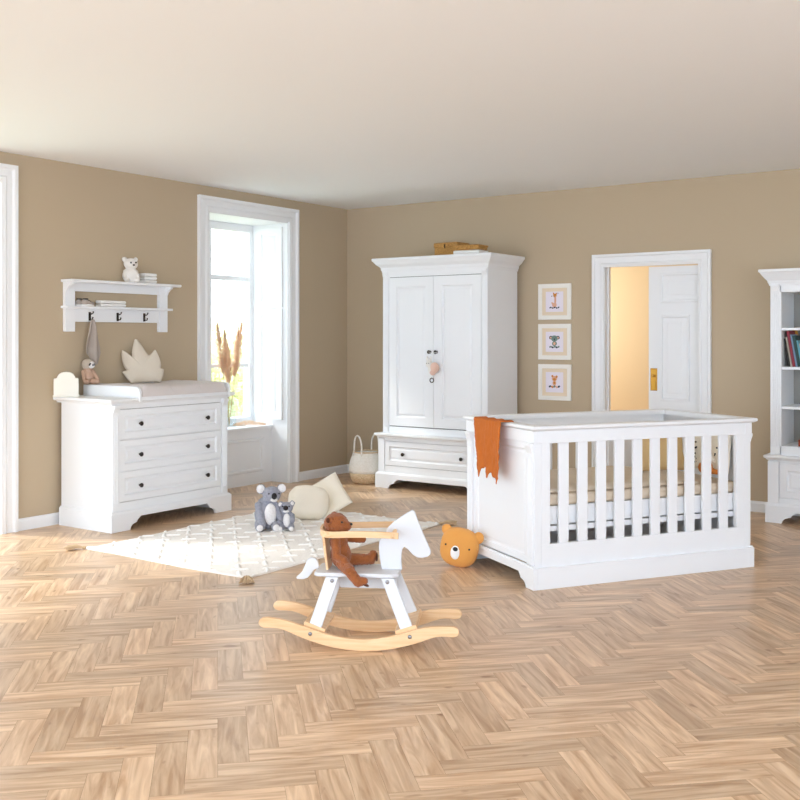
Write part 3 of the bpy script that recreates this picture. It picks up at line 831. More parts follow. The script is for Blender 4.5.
def giraffe(m, cx, cz):
    disc(m, cx+.005, cz+.055, .016, .018, Y_, 1); disc(m, cx+.018, cz+.07, .006, .010, Y_, 1); disc(m, cx-.008, cz+.072, .006, .010, Y_, 1)
    disc(m, cx+.008, cz+.015, .010, .040, Y_, 2); disc(m, cx, cz-.03, .022, .022, Y_, 2); disc(m, cx-.02, cz-.015, .008, .014, Y_, 2, rot=.6)
    for k in range(5): disc(m, cx-.04+.02*k, cz-.052-.004*(k % 2), .011, .006, Y_-.0007, 0, rot=.5*(-1)**k)
    disc(m, cx-.026, cz+.05, .006, .004, Y_, 0); disc(m, cx+.034, cz+.075, .005, .004, Y_, 0)
def koala_d(m, cx, cz):
    disc(m, cx-.036, cz+.038, .017, .015, Y_, 0, rot=.5); disc(m, cx+.036, cz+.038, .017, .015, Y_, 0, rot=-.5); disc(m, cx, cz+.030, .034, .027, Y_-.0004, 3)
    disc(m, cx-.036, cz+.036, .009, .008, Y_-.0009, 2); disc(m, cx+.036, cz+.036, .009, .008, Y_-.0009, 2)
    disc(m, cx, cz+.022, .006, .010, Y_-.0012, 0); disc(m, cx-.013, cz+.035, .003, .003, Y_-.0012, 0); disc(m, cx+.013, cz+.035, .003, .003, Y_-.0012, 0)
    disc(m, cx, cz-.016, .024, .022, Y_, 3); disc(m, cx, cz-.016, .012, .014, Y_-.0007, 2)
    for k in range(5): disc(m, cx-.04+.02*k, cz-.045-.004*(k % 2), .012, .008, Y_-.0007, 0 if k % 2 else 3, rot=.5*(-1)**k)
def tiger(m, cx, cz):
    disc(m, cx-.02, cz+.055, .010, .010, Y_, 1); disc(m, cx+.022, cz+.05, .010, .012, Y_, 1); disc(m, cx, cz+.033, .026, .024, Y_, 2)
    disc(m, cx, cz+.026, .016, .012, Y_-.0007, 1); disc(m, cx, cz-.008, .018, .024, Y_, 2); disc(m, cx, cz-.005, .010, .012, Y_-.0007, 1)
    for k in range(5): disc(m, cx-.044+.022*k, cz-.038-.004*(k % 2), .013, .009, Y_-.0007, (0,1,3,2,0)[k], rot=.5*(-1)**k)
picture(-4.227, 1.545, 1.866, 'top framed picture, a young giraffe in peach tones', giraffe)
picture(-4.227, 1.187, 1.507, 'middle framed picture, a grey koala', koala_d)
picture(-4.227, .825, 1.146, 'bottom framed picture, an orange tiger cub', tiger)

# ------------------------------------------------------------------ crib
ANG = math.atan2(.842, .539)
CR = thing('baby_crib', 'white slatted baby crib with panelled ends in the middle of the room', 'crib', (-2.584, 4.989, 0), ANG)
L, W = 1.53, .86
def endpanel(x, out):
    """out=-1: panel face looks to -x"""
    m = MB()
    xi = x - out*.04
    a, b = min(x, xi), max(x, xi)
    # field with moulding, in plane x
    y0, y1, z0, z1 = .10, W-.10, .13, .80
    rr = []
    for ins, d in [(0, .04), (0, .004), (.035, .004), (.040, .012), (.05, .014), (.062, .010)]:
        rr.append([(x-out*d, y0+ins, z0+ins), (x-out*d, y1-ins, z0+ins), (x-out*d, y1-ins, z1-ins), (x-out*d, y0+ins, z1-ins)])
    m.loft(rr)
    m.box(a, b, .02, .102, .05, .87); m.box(a, b, W-.102, W-.02, .05, .87); m.box(a, b, .1, W-.1, .80, .87)
    p = m.build('end_panel', M['white'], CR, bevel=.0015)
    # pilasters + corbels at the corners
    for yc in (.058, W-.058):
        q = MB(); lo, hi = sorted((x, x+out*.012)); q.box(lo, hi, yc-.034, yc+.034, .13, .80)
        for k in (-1, 0, 1): q.tube([(x+out*.012, yc+k*.016, .17), (x+out*.012, yc+k*.016, .72)], .004, 6)
        pts = [(x, .805), (x+out*.030, .805), (x+out*.030, .79), (x+out*.022, .772), (x+out*.014, .75), (x, .735)]
        q.prism(pts, yc-.032, yc+.032, 'y')
        q.build('pilaster', M['white'], CR, bevel=.002)
    # top rail
    q = MB(); lo, hi = sorted((x+out*.012, xi)); q.box(lo, hi, .012, W-.012, .805, .872); q.build('end_rail', M['white'], CR, bevel=.002)
    # shaped plinth
    def py(s): return s
    pp = plinth_poly(0, W, .118, .085, .075)
    q = MB(); lo, hi = sorted((x+out*.02, x-out*.005))
    q.prism(pp, lo, hi, 'x')
    lo, hi = sorted((x+out*.014, x)); q.prism([(0.004, .116), (W-.004, .116), (W-.004, .128), (0.004, .128)], lo, hi, 'x')
    q.build('end_plinth', M['white'], CR, bevel=.002)
endpanel(0.02, -1); endpanel(L-.02, 1)
for yf, out in ((.02, -1), (W-.02, 1)):
    lo, hi = sorted((yf, yf-out*.03))
    q = MB(); q.box(.0602, .118, lo, hi, .244, .802); q.box(L-.118, L-.0602, lo, hi, .244, .802); q.box(.0602, L-.0602, lo, hi, .117, .244)
    q.build('side_frame', M['white'], CR, bevel=.002)
    lo2, hi2 = sorted((yf+out*.006, yf-out*.034))
    MB().box(.03, L-.03, lo2, hi2, .802, .872).build('top_rail', M['white'], CR, bevel=.002)
    lo3, hi3 = sorted((yf+out*.02, yf-out*.005)); q = MB(); q.box(.0255, L-.0255, lo3, hi3, 0, .118)
    q.build('side_plinth', M['white'], CR, bevel=.002)
    sw = .064; gap = (L-.236-10*sw)/11
    for k in range(10):
        x0 = .118+gap+(sw+gap)*k
        c0, c1 = sorted((yf-out*.004, yf-out*.024))
        MB().box(x0, x0+sw, c0, c1, .243, .803).build('slat', M['white'], CR, bevel=.004)
# cap: ring shaped moulded top
def ringcap():
    m = MB()
    prof = [(.0, .872), (.014, .874), (.022, .878), (.030, .884), (.030, .896), (.026, .900), (-.040, .900), (-.044, .896), (-.044, .872)]
    rr = []
    for o_, z in prof: rr.append([(0-o_+.022, 0-o_+.015, z), (L+o_-.018, 0-o_+.015, z), (L+o_-.018, W+o_-.03, z), (-o_+.022, W+o_-.03, z)])
    rr.append(rr[0]); m.loft(rr, cap=False)
    return m
ringcap().build('top_cap', M['white'], CR)
# bed base
q = MB(); q.box(.06, L-.06, .06, .082, .345, .445); q.box(.06, L-.06, W-.082, W-.06, .345, .445); q.box(.06, .08, .08, W-.08, .345, .445); q.box(L-.08, L-.06, .08, W-.08, .345, .445)
q.box(.06, L-.06, .06, .08, .305, .335)
for k in range(12): q.box(.10+k*.112, .16+k*.112, .08, W-.08, .40, .415)
q.build('bed_base', M['white'], CR)
# mattress and duvet (own things, in crib frame)
cx_, sx_ = math.cos(ANG), math.sin(ANG)
def crw(x, y, z=0): return (-2.584+x*cx_-y*sx_, 4.989+x*sx_+y*cx_, z)
MT = MB(); MT.box(.066, L-.066, .066, W-.066, .446, .512)
o = MT.build('crib_mattress', M['linen'], loc=(-2.584, 4.989, 0), rot=(0,0,ANG), bevel=.02, seg=4, smooth=True); tag(o, 'beige mattress lying inside the crib', 'mattress')
def duv(u_, v_):
    x = .075+(L-.16)*u_*.80; y = .072+(W-.144)*v_
    e_ = min(u_, 1-u_, .12)/.12; f_ = min(v_, 1-v_, .10)/.10
    z = .520+.026*(e_*f_)**.4+.008*noise.noise(Vector((x*7, y*7, 1)))*f_*e_
    return (x, y, z)
m = sheet(duv, 60, 36, .012, 'crib_duvet', M['linen']); m.location = (-2.584, 4.989, 0); m.rotation_euler = (0,0,ANG)
tag(m, 'beige duvet spread over the mattress in the crib', 'duvet')
# things at the right hand end of the crib
p = cushion(.34, .23, .10, 'round_cushion', M['yellow_cloth'], e=1.9, loc=crw(1.10, .36, .675), rot=(R(-14), 0, ANG+R(-10)))
p.scale = (1,1,1); tag(p, 'honey-coloured cushion leaning inside the right end of the crib', 'cushion')
RB = thing('rabbit_toy', 'cream plush in orange trousers sitting beside the dotted cushion', 'stuffed toy', crw(1.27, .13, .556), ANG)
RB.scale = (.85, .85, .80)
m = MB(); m.ell((0, 0, .12), (.045, .04, .06)); m.ell((0, -.005, .205), (.042, .038, .04)); m.cap((-.02, 0, .235), (-.03, .01, .30), .013, .011); m.cap((.02, 0, .235), (.028, .01, .30), .013, .011)
m.cap((-.035, 0, .15), (-.05, -.03, .10), .013, .012); m.cap((.035, 0, .15), (.05, -.03, .10), .013, .012)
remesh(m, 'body', M['cream'], RB, .004, .001)
m = MB(); m.ell((0, 0, .055), (.055, .045, .052)); m.cap((-.03, -.02, .03), (-.04, -.07, .025), .024, .02); m.cap((.03, -.02, .03), (.04, -.07, .025), .024, .02)
remesh(m, 'trousers', M['orange2'], RB, .004, .001)
eye(RB, (-.014, -.042, .212), .004); eye(RB, (.014, -.042, .212), .004)
# dotted cushion
DC = thing('dotted_cushion', 'off-white cushion with small dark dots at the far right of the crib', 'cushion', crw(1.412, .245, .556), ANG+R(-90))
cushion(.34, .24, .07, 'cover', M['cream'], DC, loc=(0, 0, .122), rot=(R(-6), 0, 0))
m = MB()
for k in range(22):
    a = random.uniform(-.14, .14); b_ = random.uniform(.03, .21); m.ell((a, -.036+.02*(abs(a)/.27)**3-.012*(b_-.13)/.13, b_), (.006, .006, .006), n=8, m=6)
m.build('dot', M['black_plush'], DC)
# rust muslin over the crib's end
def drape(u_, v_):
    y = .29 + .335*u_ - .0*v_
    s_ = v_*.43
    if s_ < .10:  # over the cap, from inside
        x = .055 - .10*(s_/.10); z = .905 + .004*math.sin(u_*20)
        if s_ < .02: z -= (.02-s_)*1.3
    elif s_ < .125:
        t_ = (s_-.10)/.025; x = -.045 - .004*t_; z = .905-.012*t_
    else:
        t_ = (s_-.125); x = -.049 - .003*math.sin(t_*20) + .003; z = .893-t_
        low = .020*math.sin(u_*PI*2.2+.4) + .020*math.sin(u_*17) + .012*math.sin(u_*31)
        z -= (t_/.305)*low*(1 if t_ > 0 else 0)
        x -= .012*max(0, math.sin(u_*PI*5+t_*4))*min(1, t_*6)
        y += (.5-u_)*.08*(t_/.305)**.8*(.3 if u_ < .5 else 1)
    x -= abs(.010*noise.noise(Vector((u_*9, v_*7, 5))))*min(1, v_*3) + abs(.005*noise.noise(Vector((u_*22, v_*16, 2))))*min(1, v_*3)
    return (x, y, z)
m = sheet(drape, 44, 60, .004, 'muslin_cloth', M['orange_cloth']); m.location = (-2.584, 4.989, 0); m.rotation_euler = (0,0,ANG)
tag(m, 'rust orange muslin cloth draped over the left end of the crib', 'cloth')

# ------------------------------------------------------------------ bookcase (right edge)
BX, BY = -2.12, 7.845
BC_ = thing('bookcase', 'tall white open bookcase with a bottom drawer at the right edge', 'bookcase', (BX, BY, 0), 0)
BW, BD = 1.10, .42
m = MB(); m.box(.015, BW-.015, .035, BD, .10, .475); m.box(.015, .095, .015, .035, .14, .46); m.box(BW-.095, BW-.015, .015, .035, .14, .46); m.box(.09, BW-.09, .02, .035, .45, .475); m.box(.09, BW-.09, .02, .035, .13, .185)
m.build('lower_body', M['white'], BC_, bevel=.002)
m = MB(); m.prism(plinth_poly(0, BW, .13, .12, .085), 0, .025, 'y'); m.box(0, .025, .0252, BD, 0, .13); m.box(BW-.025, BW, .0252, BD, 0, .13)
m.cornice(.012, BW-.012, .012, BD, [(.010, .126), (.006, .136), (0, .144), (-.01, .144), (-.01, .128)]); m.build('plinth', M['white'], BC_, bevel=.002)
m = MB(); m.cornice(.015, BW-.015, .015, BD, [(-.01, .468), (.004, .468), (.012, .478), (.022, .484), (.026, .49), (.026, .502), (.02, .506), (-.02, .506)]); m.build('ledge', M['white'], BC_)
m = MB(); m.box(.03, .11, .03, BD, .506, 1.80); m.box(BW-.11, BW-.03, .03, BD, .506, 1.80); m.box(.10, BW-.10, .03, BD, 1.725, 1.80); m.box(.10, BW-.10, .03, BD, .506, .575)
m.build('case', M['white'], BC_, bevel=.002)
MB().box(.10, BW-.10, BD-.02, BD-.004, .57, 1.73).build('back_panel', M['shelf_grey'], BC_)
pilaster(BC_, .036, .10, .515, 1.79, .024); pilaster(BC_, BW-.10, BW-.036, .515, 1.79, .024)
for z in (1.44, 1.146, .850): MB().box(.108, BW-.108, .045, BD-.02, z, z+.02).build('shelf_board', M['white'], BC_, bevel=.002)
m = MB(); m.cornice(.03, BW-.03, .03, BD, [(-.02, 1.775), (.006, 1.775), (.010, 1.79), (.016, 1.80), (.018, 1.812), (.03, 1.826), (.045, 1.845), (.062, 1.872), (.070, 1.878), (.070, 1.894), (.064, 1.898), (-.02, 1.898)]); m.build('cornice', M['white'], BC_)
d = front(BC_, 'drawer', .10, BW-.10, .19, .445, .022, st=.05, th=.014); knob(d, .30, .034, .318); knob(d, BW-.30, .034, .318)
# books leaning left in the second compartment
def book(x, h_, t_, col, lab, lean=-.17, dep=.17, dy=0):
    T = thing('book', lab, 'book', (x, BY+.09+dy, 1.1665), 0, 'picture books leaning in the bookcase')
    T.rotation_euler = (0, lean, 0)
    cm_ = mat('cover_'+lab.split()[0]+'_'+lab.split()[1], col, .45)
    m = MB(); m.box(0, .0025, 0, dep, 0, h_); m.box(t_-.0025, t_, 0, dep, 0, h_); m.box(0, t_, 0, .0025, 0, h_); m.build('cover', cm_, T)
    MB().box(.0025, t_-.0025, .003, dep-.004, .003, h_-.003).build('pages', M['towel'], T)
bx0 = BX+.150
def lean_x(k): return bx0+k
books = [(0, .215, .010, srgb(62,58,44), 'dark olive thin book leftmost in the leaning row'),
         (.0125, .225, .012, srgb(222,214,196), 'cream thin book between the olive and the crimson book'),
         (.027, .270, .020, srgb(150,30,50), 'crimson tall book in the leaning row'),
         (.0495, .245, .012, srgb(150,176,208), 'pale blue-grey thin book right of the crimson book'),
         (.064, .235, .020, srgb(18,66,62), 'dark green thick book in the leaning row'),
         (.0865, .200, .014, srgb(110,186,206), 'light turquoise book near the right end of the leaning row'),
         (.103, .175, .022, srgb(232,226,212), 'white short book at the right end of the leaning row')]
for k, h_, t_, c_, lab in books: book(bx0+k, h_, t_, c_, lab)
book(bx0+.025, .285, .014, srgb(226,160,34), 'golden orange large book standing behind the leaning row', dep=.10, dy=.185)
# small ornament with a patterned dome on a red base
ORN = thing('ornament', 'small patterned pink dome on a red-brown base in the bookcase', 'ornament', (BX+.300, BY+.10, .5755), 0)
MB().box(-.075, .075, -.045, .045, 0, .05).build('base', mat('red_wood', srgb(150,58,24), .5), ORN, bevel=.004)
o = MB().ell((0, 0, .115), (.052, .045, .07)).build('dome', mat('pink_china', srgb(226,190,178), .4, var=.25, vscale=60), ORN, smooth=True)
JR = thing('jar', 'dark red round jar beside the leaning books', 'jar', (BX+.37, BY+.12, 1.1665), 0)
MB().lathe([(.001,0),(.03,.0),(.05,.03),(.052,.06),(.035,.09),(.03,.095)], 20).build('jar_body', mat('dark_red_glaze', srgb(96,32,26), .4), JR, smooth=True)
MB().lathe([(.036,.094),(.036,.10),(.02,.12),(.006,.13),(.008,.14),(.002,.143)], 20).build('lid', mat('tan_glaze', srgb(190,140,100), .5), JR, smooth=True)

# ------------------------------------------------------------------ rug
RG = thing('tufted_rug', 'cream tufted rug with corner tassels lying on the parquet', 'rug', (-5.50, 4.29, 0), 0)
RW, RL = 1.44, 2.06
n1, n2 = 216, 308
V = []; F = []
def ridge(x, y):
    px, py = x/.23, y/.23
    best = 0
    for q, t in ((px+py, px-py), (px-py, px+py)):
        a = abs((q+.5) % 1-.5); dash = (t*.9+.37*math.floor(q+.5)) % 1
        if a < .07 and dash < .6: best = max(best, (1-(a/.07)**2)**.5*min(1, dash/.05, (.6-dash)/.05))
    return best
def rugh(x, y):
    return .0105+.0095*ridge(x, y)+.0015*noise.noise(Vector((x*60, y*60, 0)))
for i in range(n1+1):
    for j in range(n2+1):
        x = RW*i/n1; y = RL*j/n2
        wob = .006*math.sin(y*5)*(1 if i in (0, n1) else 0)
        ed = min(i, n1-i, j, n2-j)
        h_ = rugh(x, y)*(1 if ed > 1 else .75)
        V.append((x+.008*math.sin(y*4.0)*(abs(i/n1-.5)*2)**3, y+.008*math.sin(x*5.0)*(abs(j/n2-.5)*2)**3, h_))
K = len(V)
V += [(v[0], v[1], .001) for v in V]
def id_(i, j): return i*(n2+1)+j
for i in range(n1):
    for j in range(n2): F.append((id_(i,j), id_(i+1,j), id_(i+1,j+1), id_(i,j+1)))
for i in range(n1):
    F.append((id_(i,0), K+id_(i,0), K+id_(i+1,0), id_(i+1,0))); F.append((id_(i+1,n2), K+id_(i+1,n2), K+id_(i,n2), id_(i,n2)))
for j in range(n2):
    F.append((id_(0,j+1), K+id_(0,j+1), K+id_(0,j), id_(0,j))); F.append((id_(n1,j), K+id_(n1,j), K+id_(n1,j+1), id_(n1,j+1)))
mm = MB(); mm.add(V, F)
mm.m = [1 if (k < n1*n2 and ridge(RW*(k//n2+.5)/n1, RL*(k % n2+.5)/n2) > .35) else 0 for k in range(len(F))]
mm.build('pile', [M['rug'], M['rug_tuft']], RG, smooth=True)
def tassel(x, y, a):
    m = MB(); d = Vector((math.cos(a), math.sin(a), 0))
    p0 = Vector((x, y, .012))
    m.ell(tuple(p0+d*.02), (.014, .014, .012), n=12, m=8)
    for k in range(60):
        aa = a+random.uniform(-.42, .42); L_ = random.uniform(.085, .125)
        e_ = Vector((math.cos(aa), math.sin(aa), 0))
        z1 = random.uniform(.004, .022)
        m.tube([p0+d*.018, p0+d*.03+e_*L_*.4+Vector((0,0,z1*.8)), p0+d*.02+e_*L_+Vector((0,0,z1-.012))], [.0035,.0045,.0035], 5)
    return m.build('tassel', M['tassel'], RG)
tassel(.01, .01, R(225)); tassel(RW-.01, .01, R(-45)); tassel(RW-.01, RL-.01, R(45)); tassel(.01, RL-.01, R(135))

# ------------------------------------------------------------------ floor cushions near the window
m = MB(); m.ell((0, 0, 0), (.158, .088, .128), n=44, m=30, e=.72)
for q in range(len(m.v)):
    v_ = Vector(m.v[q]); m.v[q] = tuple(v_*(1+.05*noise.noise(v_*11)+.03*noise.noise(v_*26)))
fc = m.build('floor_cushion', M['cream'], smooth=True, loc=(-4.985, 5.95, .132), rot=(R(-24), R(10), face_cam(-5.0, 6.0, R(12))))
tag(fc, 'plump cream cushion on the floor right behind the koalas', 'cushion')
SQ = thing('square_cushion', 'flat square cream cushion with ochre piping propped on the plump cushion', 'cushion', (-4.985, 6.175, .150), face_cam(-4.9, 6.2, R(0)))
c1 = cushion(.29, .37, .06, 'cover', M['cream'], SQ, e=6, rot=(R(-52), R(-30), R(4)))
mp_ = MB()
pp = [(-.138,0,-.178),(.138,0,-.178),(.138,0,.178),(-.138,0,.178)]
q = MB(); q.tube([pp[0], (-.141,0,0), pp[3]], .006, 8); o = q.build('piping', M['cream_piping'], c1, smooth=True)
MB().ell((.09, -.026, .03), (.006, .003, .008), n=8, m=6).build('button', M['black'], c1, smooth=True)
MB().ell((-.14, -.0, -.18), .024).build('pompom', M['white_plush'], c1, smooth=True)

# ------------------------------------------------------------------ pampas and sill bunch
def plume(base, tip, seedv, n=700, r0=.068, name='pampas_stem', label=''):
    random.seed(seedv); base = Vector(base); tip = Vector(tip); ax = (tip-base)
    T = thing(name, label, 'dried grass', tuple(base), 0, 'pampas stems in the window vase')
    m = MB(); m.tube([Vector((0,0,0)), ax*.5+Vector((0,0,.0)), ax*.97], .0025, 6); m.build('stem', M['stem'], T)
    m = MB(); V = []; F = []
    a = ax.normalized(); s1 = a.cross(Vector((0,0,1))).normalized() if abs(a.z) < .99 else Vector((1,0,0)); s2 = a.cross(s1)
    for k in range(n):
        t = random.uniform(.50, 1.0); th_ = random.uniform(0, 2*PI)
        p = ax*t; rr = r0*math.sin(PI*min(1, (t-.46)/.54)**.8)*random.uniform(.4, 1)
        d = (s1*math.cos(th_)+s2*math.sin(th_))
        q = p + d*rr + a*random.uniform(.03, .06)
        w_ = a.cross(d)*.0013
        o_ = len(V); V += [tuple(p-w_), tuple(p+w_), tuple((p+q)/2+w_*1.3+d*.003), tuple(q), tuple((p+q)/2-w_*1.3+d*.003)]
        F.append((o_, o_+1, o_+2, o_+3, o_+4))
    m.add(V, F); m.build('plume', M['pampas'], T)
VS = thing('glass_vase', 'clear glass vase holding the pampas on the window sill', 'vase', (-6.79, 6.94, .5455), 0)
MB().lathe([(.001, 0), (.06, 0), (.066, .02), (.066, .20), (.055, .24), (.05, .27), (.047, .27), (.052, .24), (.062, .20), (.062, .022), (.001, .01)], 24).build('vase_body', M['glass'], VS, smooth=True)
vb = (-6.79, 6.94, .56)
for k, (dy, dx, zt) in enumerate(((-.155, .0, 1.50), (-.09, .03, 1.42), (.0, -.02, 1.30), (.10, .02, 1.45), (.165, .0, 1.51))):
    plume(vb, (vb[0]+dx, vb[1]+dy, zt), 30+k, label=('leftmost pampas plume in the window', 'second pampas plume from the left in the window', 'short middle pampas plume in the window', 'second pampas plume from the right in the window', 'rightmost pampas plume in the window')[k])
random.seed(99)
DB = thing('dried_flower_bunch', 'small bunch of dried grasses lying on the window sill', 'dried grass', (-6.655, 7.09, .546), R(50))
m = MB(); V = []; F = []
for k in range(520):
    t = random.uniform(0, 1); x = -.17+.30*t; sp = .012+.035*math.sin(PI*min(1, t*1.05))
    p = Vector((x, random.uniform(-sp, sp), .008+random.uniform(0, sp*.9))); q = p+Vector((.035, random.uniform(-.018, .018), random.uniform(-.004, .02)))
    q.z = max(q.z, .003); w_ = Vector((0, .0016, .0008)); o_ = len(V); V += [tuple(p-w_), tuple(p+w_), tuple(q)]; F.append((o_, o_+1, o_+2))
m.add(V, F); m.build('seed_heads', M['pampas'], DB)
m = MB()
for k in range(7): m.tube([(-.26, random.uniform(-.01, .01), .004), (-.05, random.uniform(-.02, .02), .010)], .0016, 5)
m.build('stem', M['stem'], DB)

# ------------------------------------------------------------------ rocking horse
HH = R(28.85)
RH = thing('rocking_horse', 'white wooden rocking horse with birch rockers and arm ring', 'rocking horse', (-2.806, 3.725, 0), HH)
top = [(-.405,.137),(-.331,.127),(-.233,.10),(-.111,.064),(.011,.051),(.133,.064),(.256,.10),(.329,.116),(.427,.119)]
bot = [(-.423,.090),(-.343,.086),(-.233,.045),(-.111,.012),(.011,0.0),(.133,.009),(.256,.039),(.353,.072),(.427,.073)]
def smoothpoly(pts, n=5):
    out = []
    P_ = [Vector(p) for p in pts]
    for i in range(len(P_)-1):
        p0 = P_[max(i-1, 0)]; p1 = P_[i]; p2 = P_[i+1]; p3 = P_[min(i+2, len(P_)-1)]
        for k in range(n):
            t = k/n
            out.append(.5*((2*p1)+(-p0+p2)*t+(2*p0-5*p1+4*p2-p3)*t*t+(-p0+3*p1-3*p2+p3)*t**3))
    out.append(P_[-1]); return [tuple(p) for p in out]
T_ = smoothpoly(top); B_ = smoothpoly(bot)
endl = [(-.437,.096),(-.446,.108),(-.443,.124),(-.428,.135)]
endr = [(.443,.114),(.450,.102),(.450,.090),(.443,.078)]
rock = list(reversed(T_)) + list(reversed(endl)) + B_ + list(reversed(endr))
for yc in (-.145, .145):
    MB().prism(rock, yc-.011, yc+.011, 'y').build('rocker', M['birch'], RH, bevel=.003)
# cross boards between the rockers
for x, sl_ in ((-.195, .35), (.215, -.3)):
    m = MB(); m.box(-.05, .05, -.134, .134, -.009, .009); o = m.build('cross_board', M['birch'], RH, bevel=.002, loc=(x, 0, .094), rot=(0, R(20) if x < 0 else R(-18), 0))
# legs
for sy in (-1, 1):
    for (xt, xb) in ((-.12, -.195), (.13, .222)):
        m = MB(); zt, zb = .312, .088; wd = .030
        yt, yb = sy*.098, sy*.125
        ra = [(xb-wd, yb-.009, zb), (xb+wd, yb-.009, zb), (xb+wd, yb+.009, zb), (xb-wd, yb+.009, zb)]
        rb = [(xt-wd, yt-.009, zt), (xt+wd, yt-.009, zt), (xt+wd, yt+.009, zt), (xt-wd, yt+.009, zt)]
        m.loft([ra, rb]); lg = m.build('leg', M['horse_white'], RH, bevel=.004)
        b = MB(); b.lathe([(.009,0),(.009,.003),(.005,.006),(.001,.006)], 12, (xt, yt+sy*.009, .297), axis='y')
        if sy > 0: b = MB(); b.lathe([(.001,-.006),(.005,-.006),(.009,-.003),(.009,0)], 12, (xt, yt+.009, .297), axis='y')
        b.build('bolt', M['steel'], lg, smooth=True)
for x in (-.21, .235):
    MB().lathe([(.009,0),(.009,.003),(.005,.006),(.001,.006)], 12, (x, -.156, .070), axis='y').build('bolt', M['steel'], RH, smooth=True)
# seat
m = MB(); m.prism([(-.205,-.09),(-.19,-.105),(.15,-.105),(.178,-.08),(.178,.08),(.15,.105),(-.19,.105),(-.205,.09)], .313, .331, 'z'); m.build('seat', M['horse_white'], RH, bevel=.005)
m = MB(); m.box(-.10, .165, -.009, .009, .243, .313); m.box(-.14,-.12,-.088,.088,.26,.313); m.box(.12,.14,-.088,.088,.26,.313); m.build('body_board', M['horse_white'], RH, bevel=.003)
head = [(.092,.331),(.083,.38),(.078,.43),(.082,.462),(.102,.489),(.120,.522),(.148,.548),(.180,.571),(.212,.592),(.232,.603),(.243,.596),(.250,.575),(.262,.545),(.278,.505),(.300,.455),(.316,.418),(.314,.402),(.300,.392),(.278,.387),(.255,.388),(.235,.400),(.212,.425),(.195,.436),(.186,.425),(.182,.395),(.182,.36),(.186,.331)]
MB().prism(head, -.0105, .0105, 'y').build('head_board', M['horse_white'], RH, bevel=.003)
tail = [(-.198,.330),(-.204,.362),(-.218,.376),(-.236,.378),(-.253,.366),(-.264,.340),(-.277,.310),(-.306,.284),(-.300,.277),(-.272,.276),(-.250,.284),(-.234,.302),(-.222,.320),(-.21,.326),(-.198,.318)]
MB().prism(tail, -.0105, .0105, 'y').build('tail_board', M['horse_white'], RH, bevel=.003)
# arm ring: bent plywood
path = [(.182,-.130),(.10,-.131),(.0,-.131),(-.08,-.131),(-.13,-.118),(-.165,-.085),(-.180,-.04),(-.183,0)]
path = path + [(x, -y) for x, y in reversed(path[:-1])]
path = smoothpoly(path, 4)
rr = []
for i, p in enumerate(path):
    a = Vector(path[max(i-1,0)]); b_ = Vector(path[min(i+1,len(path)-1)]); t = (b_-a).normalized(); nn = Vector((t.y, -t.x))
    q = Vector(p); o1 = q+nn*.006; o2 = q-nn*.006
    dz = .004*math.sin(i*.25)
    rr.append([(o1.x,o1.y,.494+dz),(o2.x,o2.y,.494+dz),(o2.x,o2.y,.522+dz),(o1.x,o1.y,.522+dz)])
m = MB(); m.loft(rr); m.build('arm_ring', M['birch'], RH, bevel=.002)
m = MB(); ra = [(-.158,-.05,.331),(-.146,-.05,.331),(-.146,.05,.331),(-.158,.05,.331)]; rb = [(-.178,-.06,.508),(-.166,-.06,.508),(-.166,.06,.508),(-.178,.06,.508)]
m.loft([ra, rb]); m.build('backrest', M['birch'], RH, bevel=.003)
m = MB(); m.tube([(.155,-.14,.508),(.155,.14,.508)], .009, 12); m.build('dowel', M['birch'], RH, smooth=True)

# brown teddy riding the horse
TD = thing('brown_teddy_bear', 'brown teddy bear riding on the rocking horse seat', 'stuffed toy', (-2.806, 3.725, .0), HH)
m = MB()
m.ell((-.098, 0, .392), (.048, .050, .060)); m.ell((-.108, 0, .450), (.042, .046, .045))
m.ell((-.118, -.012, .537), (.056, .053, .048)); m.ell((-.074, -.018, .527), (.029, .027, .025))
m.ell((-.138, -.055, .560), (.014, .018, .018)); m.ell((-.135, .035, .566), (.014, .018, .018))
m.cap((-.115, -.045, .462), (-.105, -.072, .398), .021, .019); m.cap((-.105, -.072, .398), (-.070, -.082, .385), .018, .018)
m.cap((-.10, .042, .462), (-.005, .060, .452), .020, .017)
m.cap((-.082, -.052, .362), (-.040, -.112, .345), .030, .026); m.cap((-.040, -.118, .345), (.002, -.132, .298), .024, .022); m.cap((.000, -.130, .298), (.028, -.132, .305), .021, .018)
m.cap((-.07, .035, .362), (.03, .052, .362), .030, .023); m.cap((.035, .052, .362), (.045, .052, .385), .024, .020)
remesh(m, 'body', M['teddy'], TD, .004, .003, 130)
MB().ell((-.048, -.020, .536), (.008, .009, .006)).build('nose', M['black'], TD, smooth=True)
eye(TD, (-.084, -.054, .550), .005); eye(TD, (-.080, .018, .552), .0045)
MB().ell((-.145, -.071, .560), (.009, .004, .012)).build('ear_lining', M['teddy_dark'], TD, smooth=True)
MB().ell((.062, .052, .373), (.005, .018, .021)).build('foot_pad', M['teddy_dark'], TD, smooth=True)
MB().ell((.036, -.132, .288), (.016, .017, .005), rot=(0, R(25), 0)).build('foot_pad', M['teddy_dark'], TD, smooth=True)

